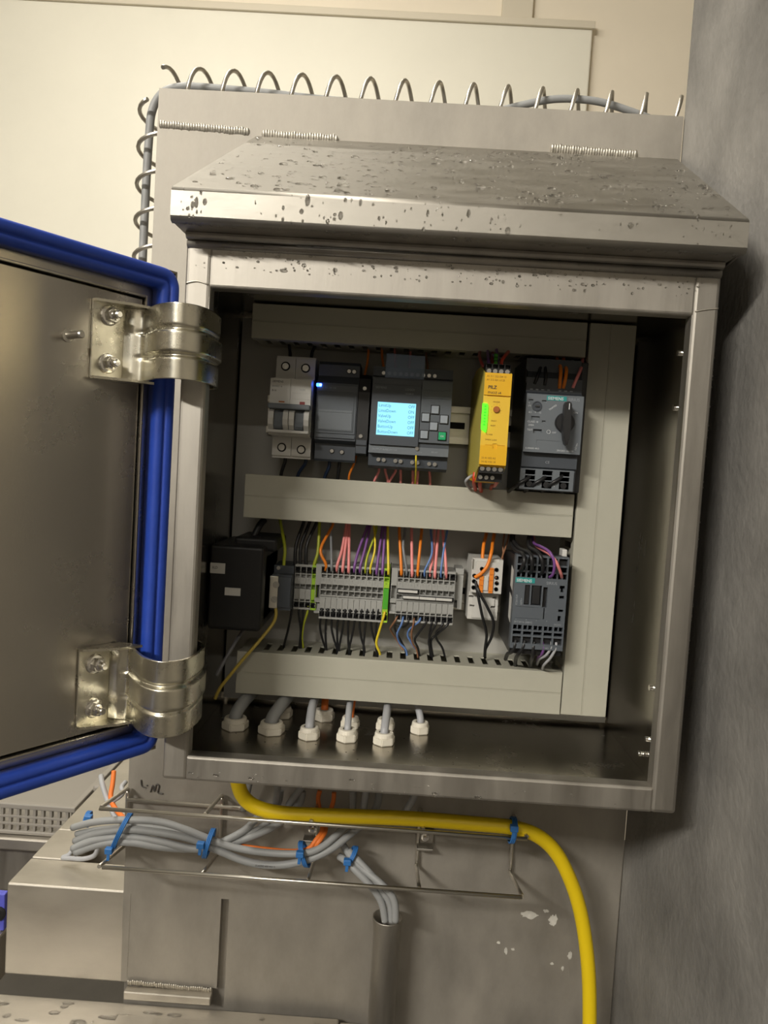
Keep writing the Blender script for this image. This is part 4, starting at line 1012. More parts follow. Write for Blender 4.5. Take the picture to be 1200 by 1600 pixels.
# ================================================================ wires
WIRES=[
('orange',1.4,'orange wire in the first terminal of the twelve-way row, bending left',None,[(100.3,143,143.1),(100.2,140,150),(94.5,143,162.8),(102.7,156,183.4),(102.6,158,191.7)]),
('grey',1.2,'grey wire rising between the orange and pink wires of the twelve-way row',None,[(105.6,143,142.9),(105.5,140,149.7),(101.5,156,183.4),(101.4,158,191.6)]),
('pink',1.4,'pink wire leaning in from the left, leftmost of three on the twelve-way row',None,[(110.9,143,142.6),(110.7,140,149.5),(113.7,145,162.6),(115.7,156,184.3),(115.7,158,192.5)]),
('pink',1.4,'pink wire in the middle of three on the twelve-way row',None,[(116.1,143,143),(116,140,149.8),(117.5,156,184.4),(117.5,158,192.6)]),
('pink',1.4,'pink wire standing straight, rightmost of three on the twelve-way row',None,[(121.4,143,142.7),(121.2,140,149.6),(118.7,156,184.5),(118.7,158,192.7)]),
('violet',1.3,'violet wire right beside the three pink wires on the twelve-way row',None,[(126.7,143,143.1),(126.5,140,149.9),(129.3,146,164.7),(135.3,156,185.5),(135.3,158,193.7)]),
('violet',1.3,'violet wire crossing left of the green-yellow wire on the twelve-way row',None,[(132,143,142.8),(131.7,140,149.7),(135.1,146,166.8),(137.7,156,185.7),(137.7,158,193.9)]),
('greenyellow',1.0,'slim green and yellow wire on the twelve-way row, left of the thin yellow one',None,[(136.7,143,143.1),(136.4,140,150),(137.9,145,160.6),(143.4,156,180.1),(143.4,158,188.3)]),
('yellow',1.0,'thin yellow wire bowed to the right above the middle of the twelve-way row',None,[(141.4,143,142.8),(141.1,140,149.7),(144,143,167.1),(141,156,190),(141,158,198.3)]),
('violet',1.3,'violet wire, left one of the pair before the last yellow wire of the twelve-way row',None,[(147.2,143,142.6),(146.9,140,149.5),(149.5,156,186.4),(149.6,158,194.6)]),
('violet',1.3,'violet wire, right one of the pair before the last yellow wire of the twelve-way row',None,[(152.5,143,143),(152.1,140,149.8),(151.9,156,186.6),(151.9,158,194.8)]),
('yellow',1.2,'yellow wire at the green marked last terminal of the twelve-way row, rising straight up',None,[(157.7,143,143.3),(157.3,140,150.2),(154.2,156,186.7),(154.3,158,194.9)]),
('orange',1.4,'orange wire in the first terminal of the ten-way row with white jumpers',None,[(169.4,143,143.5),(169,140,150.3),(165,156,185),(165.1,158,193.2)]),
('grey',1.2,'grey wire in the second terminal of the ten-way row with white jumpers',None,[(174.1,143,143.2),(173.7,140,150),(169.5,143,169.4),(170.2,156,179.4),(170.2,158,187.6)]),
('pink',1.4,'pink wire between the grey and orange wires of the ten-way row',None,[(179.4,143,143),(178.9,140,149.8),(176.4,156,184.6),(176.5,158,192.8)]),
('orange',1.4,'orange wire in the fourth terminal of the ten-way row with white jumpers',None,[(184.6,143,143.3),(184.1,140,150.1),(184.8,143,168.6),(185.8,156,185.2),(185.9,158,193.4)]),
('blue',1.0,'light blue wire slanting up right across the pink wires of the ten-way row',None,[(191.1,143,143.1),(190.5,140,150),(196,143,165.8),(194.1,156,185.7),(194.2,158,193.9)]),
('pink',1.3,'pink wire partly behind the slanting blue wire of the ten-way row',None,[(195.8,144,143.3),(195.2,141,150.1),(197.1,146,160.8),(197.6,156,185.9),(197.8,158,194.1)]),
('pink',1.4,'pink wire standing upright just right of the slanting blue wire',None,[(200.4,143,143.1),(199.8,140,150),(201.2,156,186.1),(201.3,158,194.3)]),
('blue',1.0,'light blue wire between the last two pink wires of the ten-way row',None,[(205.7,143,143.5),(205.1,140,150.3),(206.5,145,167.4),(209.4,156,186.7),(209.6,158,194.9)]),
('pink',1.4,'pink wire at the right end of the ten-way row, curving left',None,[(210.4,143,143.2),(209.7,140,150),(208.5,143,161.9),(205.4,156,185.2),(205.5,158,193.4)]),
('black',1.6,'black wire bowed left, first of three on the small four-way terminal row',None,[(72.2,147,141.4),(71.3,146,150.3),(71.4,148,165.5),(75.8,156,184.1),(76.4,158,190)]),
('black',1.6,'black wire, second of three on the small four-way terminal row',None,[(77,147,141.7),(76,146,150.6),(76.1,148,165.8),(81.2,156,184.5),(81.8,158,190.3)]),
('black',1.6,'black wire leaning right, third of three on the small four-way terminal row',None,[(82.3,147,142),(81.3,146,151),(81.4,148,166.1),(87.7,156,184.9),(88.3,158,190.8)]),
('greenyellow',1.5,'green and yellow wire at the right end of the small four-way row',None,[(88.1,147,143.6),(89.6,146,150.3),(91.7,148,160.9),(90.7,156,183.9),(90.1,158,190.9)]),
('greenyellow',1.5,'green and yellow earth wire dropping onto the screwed earth terminal',None,[(61.8,142,140.2),(61.8,142,150.8),(61.5,144,162.3),(53.7,160,184.2),(52.5,162,190)]),
('orange',1.6,'orange wire dropping straight into the white plug-in relay',None,[(241.9,135,155.7),(241.2,135,166.1),(242.3,142,177),(245.6,156,186.6),(245.7,158,196.6)]),
('orange',1.6,'orange wire curling across the white plug-in relay to its left side',None,[(234.7,127,148.2),(239.9,125,152.3),(245.1,125,160.1),(248,128,171.9),(250.3,142,178.7),(253.1,156,189.4),(253.4,158,197)]),
('brown',0.8,'thin brown wire, front of the two beside the plug-in relay',None,[(253.1,128,148.1),(256.5,132,155.9),(259.6,140,166.7),(264.7,150,180.6),(267.1,158,194.9)]),
('brown',0.8,'thin brown wire, rear of the two beside the plug-in relay',None,[(254.4,128,144.8),(258.1,134,152.8),(261,146,167.3),(261.1,152,177.3),(263.4,160,193.4)]),
('black',1.3,'black wire hanging from the plug-in relay, straight left one of two',None,[(235.6,128,144.7),(238.5,126,132.5),(243.6,130,114.8),(250.1,140,95.7),(250.6,146,81.3),(251.1,150,72)]),
('black',1.3,'black wire hanging from the plug-in relay, bowed right one of two',None,[(237,128,141.3),(240,125,134),(248.1,128,121.3),(254.6,132,108.2),(255.2,142,92.6),(251.5,148,79.7),(252,152,70.3)]),
('black',1.7,'black wire hooking over the top of the black contactor, leftmost of three',None,[(269.8,101,158.6),(270,94,162.3),(271.1,90,168.9),(270.4,95,174.8),(266.9,112,176),(266.8,140,180),(269.3,158,189.1),(269.7,160,196.2)]),
('black',1.7,'black wire hooking over the top of the black contactor, middle one of three',None,[(278.5,101,158.1),(278.7,94,162.3),(277.4,90,170.4),(275.7,95,176.2),(270.1,112,177.9),(268.3,140,183),(272.2,158,190.5),(272.6,160,197.5)]),
('black',1.7,'black wire hooking over the top of the black contactor, right one of three',None,[(287.3,101,157.6),(287.9,94,161.8),(285.9,90,170.9),(282.6,95,177.2),(278.3,112,179.5),(282.1,140,184.4),(286.4,158,190.2),(286.2,160,198.4)]),
('violet',1.3,'violet wire arching over into the black contactor beside the pink wire',None,[(295.1,101,155.9),(296.7,94,159.7),(296.2,90,170.5),(291.9,93,178.5),(287.4,108,181.1),(286,135,181.7),(287,158,190.2)]),
('pink',1.3,'pink wire arching over into the top right of the black contactor',None,[(306,101,156),(303.1,94,161.2),(297.8,90,170.6),(293,95,176.2),(289.5,112,178),(288.1,140,180.2),(289.1,160,191.4)]),
('black',1.7,'black wire leaving the bottom of the black contactor, leftmost of three',None,[(270.7,101,99.9),(269.6,99,95.3),(268.3,102,89.5),(266.6,115,84),(267.6,130,75.7)]),
('black',1.7,'black wire leaving the bottom of the black contactor, middle one of three',None,[(278.4,101,99.9),(276.8,99,94.7),(274.1,103,87.4),(274.7,118,79.2),(277.4,135,69.2)]),
('black',1.7,'black wire leaving the bottom of the black contactor, right one of three',None,[(286.7,101,99.3),(285.6,99,93.6),(286.3,103,86),(288.4,118,77.8),(291.4,135,69)]),
('violet',1.2,'violet wire looping below the black contactor',None,[(293.2,101,99.8),(294.3,99,95.3),(294.2,102,89.5),(293.1,112,83.6),(296.4,130,74.1)]),
('silver',1.2,'light grey wire below the black contactor, left one of two',None,[(301.4,101,100.3),(300.8,99,95.7),(297.6,102,88.1),(294.3,112,82),(296,130,72.9)]),
('silver',1.2,'light grey wire below the black contactor, right one of two',None,[(305.3,101,100),(304.7,99,94.9),(301.3,101,86.4),(297.8,108,78.2),(300.4,125,69.9)]),
('black',1.05,'thin black wire running down from the twelve-way terminal row into the lower duct','thin black wires under the twelve-way terminal row',[(98.7,143,109.9),(99.2,140,106.4),(97.7,146,91.4),(100.1,150,78.7),(103.1,152,70),(104,154,61.1)]),
('black',1.05,'thin black wire running down from the twelve-way terminal row into the lower duct','thin black wires under the twelve-way terminal row',[(104,143,110.3),(104.4,140,106.7),(103,146,91.8),(103.3,150,78.9),(104.2,152,70.1),(105.2,154,61.2)]),
('black',1.05,'thin black wire running down from the twelve-way terminal row into the lower duct','thin black wires under the twelve-way terminal row',[(109.2,143,110.6),(109.7,140,107),(108.3,146,92.1),(110.8,150,79.4),(113.8,152,70.7),(114.7,154,61.8)]),
('black',1.05,'thin black wire running down from the twelve-way terminal row into the lower duct','thin black wires under the twelve-way terminal row',[(114.5,143,110.9),(115,140,107.4),(113.6,146,92.5),(114,150,79.6),(115,152,70.8),(115.9,154,61.9)]),
('black',1.05,'thin black wire running down from the twelve-way terminal row into the lower duct','thin black wires under the twelve-way terminal row',[(119.8,143,111.3),(120.2,140,107.7),(118.9,146,92.8),(117.3,150,79.9),(116.2,152,70.9),(117.1,154,62)]),
('black',1.05,'thin black wire running down from the twelve-way terminal row into the lower duct','thin black wires under the twelve-way terminal row',[(124.5,143,111.6),(124.9,140,108),(123.6,146,93.1),(124.1,150,80.3),(125.1,152,71.5),(126.1,154,62.6)]),
('black',1.05,'thin black wire running down from the twelve-way terminal row into the lower duct','thin black wires under the twelve-way terminal row',[(129.7,143,111.9),(130.1,140,108.4),(128.9,146,93.5),(127.1,150,80.5),(125.7,152,71.5),(126.7,154,62.6)]),
('black',1.05,'thin black wire running down from the twelve-way terminal row into the lower duct','thin black wires under the twelve-way terminal row',[(135,143,112.3),(135.4,140,108.7),(134.2,146,93.8),(136.5,150,81.1),(139.4,152,72.4),(140.4,154,63.5)]),
('black',1.05,'thin black wire running down from the twelve-way terminal row into the lower duct','thin black wires under the twelve-way terminal row',[(140.3,143,112.6),(140.6,140,109.1),(139.5,146,94.2),(138.9,150,81.3),(138.8,152,72.4),(139.8,154,63.5)]),
('black',1.05,'thin black wire running down from the twelve-way terminal row into the lower duct','thin black wires under the twelve-way terminal row',[(145.5,143,113),(145.9,140,109.4),(144.8,146,94.5),(148.1,150,81.9),(151.8,152,73.3),(152.9,154,64.4)]),
('black',1.05,'thin black wire running down from the twelve-way terminal row into the lower duct','thin black wires under the twelve-way terminal row',[(150.2,143,113.3),(150.5,140,109.7),(149.5,146,94.8),(149.9,150,82),(150.6,152,73.2),(151.7,154,64.3)]),
('yellow',1.2,'bright yellow wire running down from the end of the twelve-way row to the lower duct',None,[(156.3,142,109.7),(156,139,106.7),(152.7,143,91.5),(150.5,146,78.8),(153.9,148,70.1),(155.5,152,62.6)]),
('brown',0.9,'brown wire curling left below the first terminal of the ten-way row',None,[(168.3,142,106.4),(166.7,139,102.7),(163.6,144,96.2),(162.7,150,91.3),(169.3,158,80.3),(175.8,156,71.5)]),
('blue',1.0,'blue wire below the second terminal of the ten-way row',None,[(173.5,142,106.1),(172.7,139,100.2),(169.3,144,89.4),(171.7,150,79.9),(178.1,152,73.2),(179.8,154,65)]),
('black',1.0,'black wire bowing left behind the blue wire under the ten-way row',None,[(178.8,142,105.9),(178,140,100.3),(174.3,148,94.9),(167.7,152,96),(167.5,153,89.8),(176.8,153,74.7),(179.2,155,65.3)]),
('brown',0.9,'brown wire dropping straight from the fourth terminal of the ten-way row',None,[(183.5,142,105.6),(183.2,139,100.3),(182.2,144,90.3),(184.1,150,80.1),(188.2,153,73.6),(190,155,65.4)]),
('blue',1.0,'blue wire curving left from the fifth terminal of the ten-way row',None,[(189.4,142,106),(187.8,139,102.4),(180.8,146,94.5),(178.9,150,87.6),(182.4,152,80.7),(187.6,155,73.7)]),
('black',1.05,'black wire with an open S bend under the sixth terminal of the ten-way row',None,[(194.7,142,105.8),(194.2,139,101.6),(189.2,144,91.9),(185.7,148,83.7),(189.3,152,75.2),(191.7,154,66.4)]),
('black',1.05,'black wire straight down from the seventh terminal of the ten-way row',None,[(199.9,142,105.5),(199.5,139,100.8),(198.8,146,89.8),(199.7,150,78.1),(201.7,154,67.7)]),
('black',1.05,'black wire slanting left from the eighth terminal of the ten-way row',None,[(204.6,142,105.2),(203.1,139,100.4),(199.8,144,91.4),(198.8,149,81.9),(201.9,152,72.4),(203.7,155,65.1)]),
('black',1.05,'black wire from the ninth terminal of the ten-way row, swinging back right',None,[(210.5,142,105),(208.9,139,100.2),(205,144,93),(205.6,148,86.2),(211.7,152,77.3),(214.8,154,68.5)]),
('black',1.05,'long black wire slanting left from the tenth terminal of the ten-way row',None,[(215.8,142,104.8),(213,139,99.9),(206.3,145,91.7),(201,149,84.5),(202.6,153,72.8),(205,156,65)]),
('black',1.1,'black wire down from the left of the small four-way terminal row',None,[(71.1,147,108.6),(70.5,146,100.4),(67.8,150,84.4),(64.8,152,69.9),(64.8,155,60.7)]),
('black',1.1,'black wire down from the middle of the small four-way terminal row',None,[(77.5,147,110.2),(77.6,146,100.8),(79.7,150,85.2),(79.1,152,70.8),(78.6,155,61.6)]),
('black',1.1,'black wire close to the green-yellow one under the small four-way row',None,[(81.1,147,109.8),(81.2,147,97.9),(79.8,151,82),(80.2,153,69.5),(79.8,156,60.2)]),
('greenyellow',1.1,'green and yellow wire down from the right of the small four-way row',None,[(85.9,147,108.9),(85.2,146,102.5),(81.9,150,89.5),(81,153,76.8),(82.5,155,67.9)]),
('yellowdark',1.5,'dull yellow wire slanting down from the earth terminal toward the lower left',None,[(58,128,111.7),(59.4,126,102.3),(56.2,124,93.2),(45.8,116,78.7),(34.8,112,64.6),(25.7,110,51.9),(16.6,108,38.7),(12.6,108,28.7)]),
('black',1.5,'black wire rising from the left pole of the white circuit breaker',None,[(55.9,150,334.2),(55.3,152,340.2),(53.4,158,346.8),(52.8,160,354.1)]),
('black',1.5,'black wire rising from the right pole of the white circuit breaker',None,[(75.1,150,335.3),(75.7,152,341.4),(77,158,348.2),(77.5,160,355.6)]),
('black',1.6,'black wire under the left pole of the white circuit breaker',None,[(56.6,150,245.8),(56.4,150,239.9),(53.3,154,230.3),(52,158,221.9)]),
('navy',1.6,'dark blue wire under the right pole of the white circuit breaker',None,[(75.5,150,245.8),(75.2,150,239.9),(69.3,154,230.7),(66.9,158,222.2)]),
('navy',1.6,'dark blue wire under the black power supply',None,[(97.4,150,243.6),(97.1,150,237.7),(93.7,154,229.3),(92,158,221.4)]),
('black',1.6,'black wire under the black power supply',None,[(106.7,150,244.2),(106.5,150,237.1),(105.5,154,228.8),(105.1,158,220.4)]),
('orange',1.1,'orange wire rising beside the slim black module',None,[(122.7,158,313),(124.4,158,324.8),(126,160,336.2),(126.3,162,348.8)]),
('orange',1.1,'orange wire dropping below the slim black module',None,[(121.1,150,249.8),(119.8,150,242.1),(116.1,152,231.9),(115.9,156,221.2)]),
('pink',1.2,'pink wire leaning left, first from the left under the display controller',None,[(142.5,150,244.1),(143,150,237.1),(141.2,152,232.2),(139.3,155,227.4),(139.6,158,220.2)]),
('pink',1.2,'pink wire leaning right, second from the left under the display controller',None,[(148.4,150,244.4),(148.8,150,237.4),(150.3,152,232.8),(151.7,155,228.1),(152.1,158,221)]),
('pink',1.2,'pink wire leaning left, third from the left under the display controller',None,[(157.7,150,245),(158.2,150,238),(155.8,152,233.2),(153.4,155,228.3),(153.9,158,221.1)]),
('pink',1.2,'pink wire, fourth from the left under the display controller',None,[(162.4,150,245.3),(162.9,150,238.3),(163.2,152,233.6),(163.5,155,228.9),(163.9,158,221.7)]),
('pink',1.2,'pink wire just left of the thin yellow wire under the display controller',None,[(173.5,150,246),(173.9,150,239),(174.3,152,234.3),(174.6,155,229.6),(175.1,158,222.4)]),
('pink',1.2,'pink wire just right of the thin yellow wire under the display controller',None,[(178.2,150,246.3),(178.6,150,239.3),(178.7,152,234.6),(178.8,155,229.8),(179.3,158,222.7)]),
('pink',1.2,'pink wire on its own, last on the right under the display controller',None,[(188.7,150,246.9),(189.1,150,239.9),(189.8,152,235.3),(190.5,155,230.6),(191.1,158,223.4)]),
('yellow',0.8,'thin yellow wire crossing the screws under the display controller',None,[(175.4,121,252.6),(175.6,118,248.1),(176.4,128,239.8),(177,152,228),(177.6,158,221.4)]),
('orange',1.1,'orange wire at the left edge of the clear flap above the display controller',None,[(141.9,140,323.6),(141.3,145,331.7),(139.3,155,342.2),(138.6,160,352.2)]),
('pink',1.1,'pink wire behind the clear flap, nearer its left edge',None,[(152.8,140,324.3),(152.3,145,332.3),(151,155,342.8),(150.3,160,352.9)]),
('pink',1.1,'pink wire behind the clear flap, nearer its right edge',None,[(165.4,140,325),(164.9,145,333.1),(165,155,343.7),(164.4,160,353.7)]),
('brown',1.1,'brown wire at the right edge of the clear flap above the display controller',None,[(181.4,140,326),(181,145,334),(179.5,155,344.5),(179.1,160,354.6)]),
('red',1.3,'red wire bowing left out of the top of the yellow safety relay',None,[(226.8,90,326.9),(223.9,92,332.8),(223.6,110,341.2),(227.7,140,351.4),(231.1,155,359.7)]),
('violet',1.3,'violet wire behind the green marked wire on top of the yellow safety relay',None,[(231.2,92,327.4),(229.9,95,335.6),(232,125,347.7),(235.7,155,360)]),
('red',1.3,'red wire behind the violet ones on top of the yellow safety relay',None,[(234.6,98,327.8),(234.2,105,337.3),(237.4,135,350.7),(239.9,156,360.4)]),
('violet',1.3,'violet wire right of the green marked wire on top of the yellow safety relay',None,[(237.6,92,327.2),(237.4,95,336.1),(239.7,125,349.3),(242.7,155,360.4)]),
('redorange',1.4,'orange-red wire hooking right at the top of the yellow safety relay',None,[(241.3,92,327.5),(240.3,88,334.2),(244.6,100,341),(251,130,349.6),(253.8,155,359.9)]),
('redorange',1.6,'red wire in the left terminal under the yellow safety relay',None,[(225.2,95,241.3),(225,95,235.9),(226.3,105,230.9),(229.8,125,225.6)]),
('redorange',1.6,'red wire second from the left under the yellow safety relay',None,[(229.5,95,241),(229.9,95,235.1),(231.3,105,229.6),(234.9,125,224.8)]),
('silver',1.3,'grey wire looping out at the lower left of the yellow safety relay',None,[(224.6,110,238.4),(221.6,105,236.6),(219.3,108,233.2),(222.2,118,228.7),(227.3,130,227.6)]),
('pinkred',1.5,'red tipped pink wire looping under the right of the yellow safety relay',None,[(241.3,88,244.5),(241.6,84,240.3),(242.8,86,235),(243.2,100,231),(242.7,118,230),(243.4,130,224)]),
('orange',1.5,'orange wire into the motor starter, left one of two',None,[(291.8,101,316.1),(291.7,100,322.4),(292.4,105,333.8),(293.1,125,343),(296.9,150,353)]),
('orange',1.5,'orange wire into the motor starter, right one of two',None,[(295,101,316.3),(295.9,100,322.6),(297.4,105,332.4),(298.7,125,342.8),(302.6,150,353.4)]),
('pink',1.4,'pink wire leaning left into the top right of the motor starter',None,[(303,101,317.3),(305,100,323.7),(309.2,105,333.1),(314.8,125,342.7),(319.9,150,353.8)]),
('black',1.4,'black wire leaning into the motor starter, first of two together',None,[(270.6,101,318.6),(272.8,101,325.1),(276.8,112,335.4),(282.5,145,348)]),
('black',1.4,'black wire into the motor starter, second of two together',None,[(279.3,101,318),(279.8,101,325.5),(280.6,112,335.6),(284.8,145,348.2)]),
('black',1.4,'black wire at the far left of the motor starter top',None,[(263.7,102,319.3),(263.5,104,326.5),(266,120,336.9),(269.3,145,347.8)]),
('black',1.7,'black wire curving left out of the motor starter bottom, leftmost of three',None,[(272.5,101,240.9),(269,98,238),(263.8,98,234.5),(259.6,104,230.3),(258.5,125,226.3)]),
('black',1.7,'black wire curving left out of the motor starter bottom, middle of three',None,[(286,101,241.8),(282.4,98,238.9),(277.3,98,235.3),(273.2,104,231.1),(272.5,125,227.2)]),
('black',1.7,'black wire curving left out of the motor starter bottom, rightmost of three',None,[(300,101,242.7),(296.4,98,239.8),(291.2,98,236.2),(287.3,104,232),(287.1,125,228.1)]),
('black',3.2,'thick black cable running down behind the middle duct into the black isolator box',None,[(40.4,150,185.9),(36.8,145,180.1),(33,140,169.7),(29.8,135,160.6),(26.7,130,150)]),
('silverdark',1.6,'dim grey cable slanting up behind the dull yellow wire',None,[(14.5,100,51.6),(20.3,106,65.1),(27.5,116,80.4),(30,130,86.1)]),
]
CABLES = [
('YELLOW','yellow',6.6,[(33.4,120,-41.5),(34.2,122,-52.3),(38.9,128,-67.1),(50.2,130,-76.1),(71,130,-80.1),(109.1,131,-80.2),(191,131,-77.4),(249.5,131,-78),(284.6,131,-79.1),(308.7,133,-86.1),(328.6,138,-104.1),(345.3,142,-133.1),(357.3,145,-164.8),(366.1,147,-202.7),(371.6,148,-240.6),(375.3,148,-287.6)]),
('G1','grey',3.3,[(-133,168,-126.7),(-104,150,-110.4),(-71.9,145,-103.9),(-41.7,145,-103.6),(-17.3,145,-109.3),(10.2,146,-118.9),(34.6,146,-124.6),(64.9,146,-126.7),(95,146,-124.6),(112.3,150,-118.5),(126.1,160,-108.7),(135.9,172,-101.1),(136.9,178,-92.3),(135.8,180,-75.9)]),
('G2','grey',3.6,[(-130,168,-140),(-104.3,152,-122.6),(-72.2,147,-114.2),(-41.8,147,-115.1),(-11.3,147,-119.1),(13.4,147,-127.9),(41.1,147,-137),(68.4,147,-138.8),(95.2,148,-133),(118.4,152,-122.8),(135.3,162,-112.2),(155.5,172,-96.5),(160.9,178,-86.1),(161.5,180,-76)]),
('G3','grey',3.6,[(-128.9,160,-143.5),(-103.2,150,-127.8),(-71.6,146,-121.1),(-41.1,146,-123.2),(-10.8,147,-128.4),(6.9,148,-125.1),(23.9,152,-118.4),(37.2,160,-112),(47.2,170,-103.3),(62.3,178,-95),(65,180,-80.9)]),
('G4','greyshade',3.6,[(-125.5,158,-146.1),(-96.3,148,-130.1),(-67.7,144,-124.8),(-40.6,145,-127.7),(-11.6,150,-130),(15.1,152,-125.3),(35.4,156,-120.8),(55.4,162,-113.5),(72.2,170,-104.7),(84.8,178,-91.5),(86.4,180,-80)]),
('G5','grey',3.0,[(-129.8,170,-133.9),(-99.8,156,-120.5),(-67.9,152,-113.8),(-37.3,152,-114.1),(-6.4,152,-121.9),(17.6,154,-123),(43.2,162,-115.7),(56.9,170,-108.4)]),
('O1','cableorange',2.2,[(104,178,-77.3),(102.9,176,-86.1),(107.7,168,-101.2),(109.5,160,-108.7),(105.2,152,-113.8),(97.4,150,-122.7),(79.2,152,-126.9),(48.2,155,-127.6),(14,157,-126),(-20.2,158,-123.9),(-51.2,158,-120.5),(-76,158,-117.2)]),
('O2','cableorange',2.2,[(117.9,178,-78.2),(117.4,176,-88.3),(112.8,168,-104),(112.7,160,-109.7),(107.8,151,-115),(98.6,152,-126.1),(73,154,-130.3),(42.1,156,-131.6),(17,158,-129.4),(-14.2,159,-125.9)]),
('P1','grey',3.4,[(127.2,165,-135.2),(133.9,160,-136.5),(145.6,154,-143.1),(159.8,150,-154.3),(170.5,150,-169.1),(175.2,150,-187.6)]),
('P2','grey',3.4,[(136.2,165,-129.4),(146.1,158,-134.6),(161.1,152,-145.9),(172.3,150,-159.6),(179.1,150,-171.6),(181.3,150,-187.1)]),
('P3','grey',3.4,[(130,170,-126.1),(138.4,162,-132.8),(151.5,155,-140.7),(171.8,146,-151.2),(182.3,144,-163.5),(184.7,144,-183.2)]),
('OL','cableorange',2.6,[(-128.1,260,-107.4),(-125.3,250,-117.3),(-123.2,240,-126.9),(-115.8,230,-132.4),(-102.1,215,-134.8),(-86.1,200,-136.7)]),
('GL','silver',2.8,[(-141.9,260,-113.4),(-136.4,250,-118.1),(-126.5,240,-130.6),(-112.3,225,-140.2),(-98.8,210,-139)]),
('GL2','silver',2.6,[(-113.2,255,-116.4),(-113.7,245,-117.9),(-110.4,240,-121.1),(-112.6,235,-124),(-123.2,235,-131.7)]),
('LOOP','silver',2.4,[(-158.9,240,-182.1),(-163.7,236,-191),(-170.4,236,-195),(-159.2,232,-192.8),(-144.5,226,-189.3),(-131,222,-182.1),(-126.6,220,-169.7)]),
]
ORD = iter('first second third fourth fifth sixth seventh eighth ninth tenth eleventh'.split())
for c_, r_, lab, grp, pts in WIRES:
    if grp: lab = next(ORD) + ' thin black wire from the left under the twelve-way terminal row'
    nm = 'cable' if r_ > 3 else 'wire'
    b = MB(); b.tube(pts, r_, 9, 6)
    tag(b.build(nm, 'w_' + c_, None, pts[-1]), lab, 'cable' if r_ > 3 else 'wire', grp)

# ================================================================ cable glands on the cabinet floor
def gland(x, y, rn, cab_r, col, label, lean=0, hidden=False):
    t = thing('cable_gland', (x, y, 3), label, 'cable gland')
    b = MB(); b.prism([(x + rn * math.cos(R(60 * k + 20)), y + rn * math.sin(R(60 * k + 20))) for k in range(6)], 'z', 3.1, 9.6)
    bmesh.ops.bevel(b.bm, geom=[e for e in b.bm.edges], offset=.7, segments=2, affect='EDGES'); b.build('locknut', 'cream_plastic', t)
    b = MB(); b.lathe([(rn * .84, 9.6), (rn * .80, 12.2), (rn * .74, 13), (cab_r + 1.2, 13), (cab_r + 1.0, 7)], (x, y, 0), (0, 0, 1), 24); b.build('collar', 'cream_plastic', t)
    b = MB(); b.lathe([(rn * .8, 0.9), (rn * .8, -14), (rn * .55, -17)], (x, y, 0), (0, 0, 1), 20); b.build('outer_nut', 'cream_plastic', t)
    return t
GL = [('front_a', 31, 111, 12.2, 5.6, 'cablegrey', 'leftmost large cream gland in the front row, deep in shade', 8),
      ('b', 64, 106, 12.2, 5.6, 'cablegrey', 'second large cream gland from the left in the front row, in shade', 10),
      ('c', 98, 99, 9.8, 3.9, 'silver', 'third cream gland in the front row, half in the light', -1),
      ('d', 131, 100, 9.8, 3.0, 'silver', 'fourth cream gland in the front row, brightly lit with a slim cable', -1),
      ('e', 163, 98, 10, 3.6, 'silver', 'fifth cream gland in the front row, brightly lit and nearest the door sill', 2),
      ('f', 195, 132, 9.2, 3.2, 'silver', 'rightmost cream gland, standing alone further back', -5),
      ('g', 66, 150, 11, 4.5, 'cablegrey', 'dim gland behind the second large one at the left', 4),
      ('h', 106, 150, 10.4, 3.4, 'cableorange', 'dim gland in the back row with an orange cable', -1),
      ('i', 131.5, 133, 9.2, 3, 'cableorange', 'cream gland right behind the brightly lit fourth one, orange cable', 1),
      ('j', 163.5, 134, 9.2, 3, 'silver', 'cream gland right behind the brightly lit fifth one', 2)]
for _, x, y, rn, cr, col, lab, lean in GL:
    gland(x, y, rn, cr, col, lab)
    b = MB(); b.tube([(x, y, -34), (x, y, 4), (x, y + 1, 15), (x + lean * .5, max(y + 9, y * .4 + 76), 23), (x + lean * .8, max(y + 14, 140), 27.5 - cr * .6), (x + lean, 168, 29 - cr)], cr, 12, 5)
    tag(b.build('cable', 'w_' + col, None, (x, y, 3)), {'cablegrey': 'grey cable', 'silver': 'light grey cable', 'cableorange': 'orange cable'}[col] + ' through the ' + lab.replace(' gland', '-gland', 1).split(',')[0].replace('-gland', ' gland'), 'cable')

# ================================================================ wire basket under the cabinet
t = thing('wire_basket', (104, 187, -150), 'open wire basket of bent steel rods under the cabinet', 'basket')
rw = 1.9
MB().tube([(-90, 120, -83), (297, 120, -83.5)], rw, 10, 1).build('front_rod', 'wire_steel', t)
MB().tube([(-85, 120, -137.4), (296, 120, -137.6)], rw, 10, 1).build('lower_rod', 'wire_steel', t)
MB().tube([(-88, 188, -104.5), (297, 188, -106.5)], rw, 10, 1).build('rear_rod', 'wire_steel', t)
MB().tube([(-88, 188, -138), (6, 188, -138.4)], rw, 10, 1).build('rear_rod', 'wire_steel', t)
for x in (-88.5, 6, 102, 203.5, 296.5):
    MB().tube([(x, 121, -82), (x, 128, -83), (x, 180, -92), (x, 187.5, -94), (x, 190, -99), (x, 190, -146), (x, 188, -151), (x, 180, -150), (x, 121, -137.5)], rw, 10, 3).build('rib', 'wire_steel', t)
for x in (98, 210):
    b = MB(); b.box(x - 9, x + 9, 190.5, 194.8, -131, -115, 1); b.box(x - 8, x + 8, 178, 190.4, -131, -128.5, .5); b.build('clip', 'steel', t)
    b = MB(); b.lathe([(4, 0), (4, -2), (2.2, -2.2), (2.2, -6)], (x, 190.4, -122), (0, 1, 0), 16); b.build('bolt', 'chrome', t)

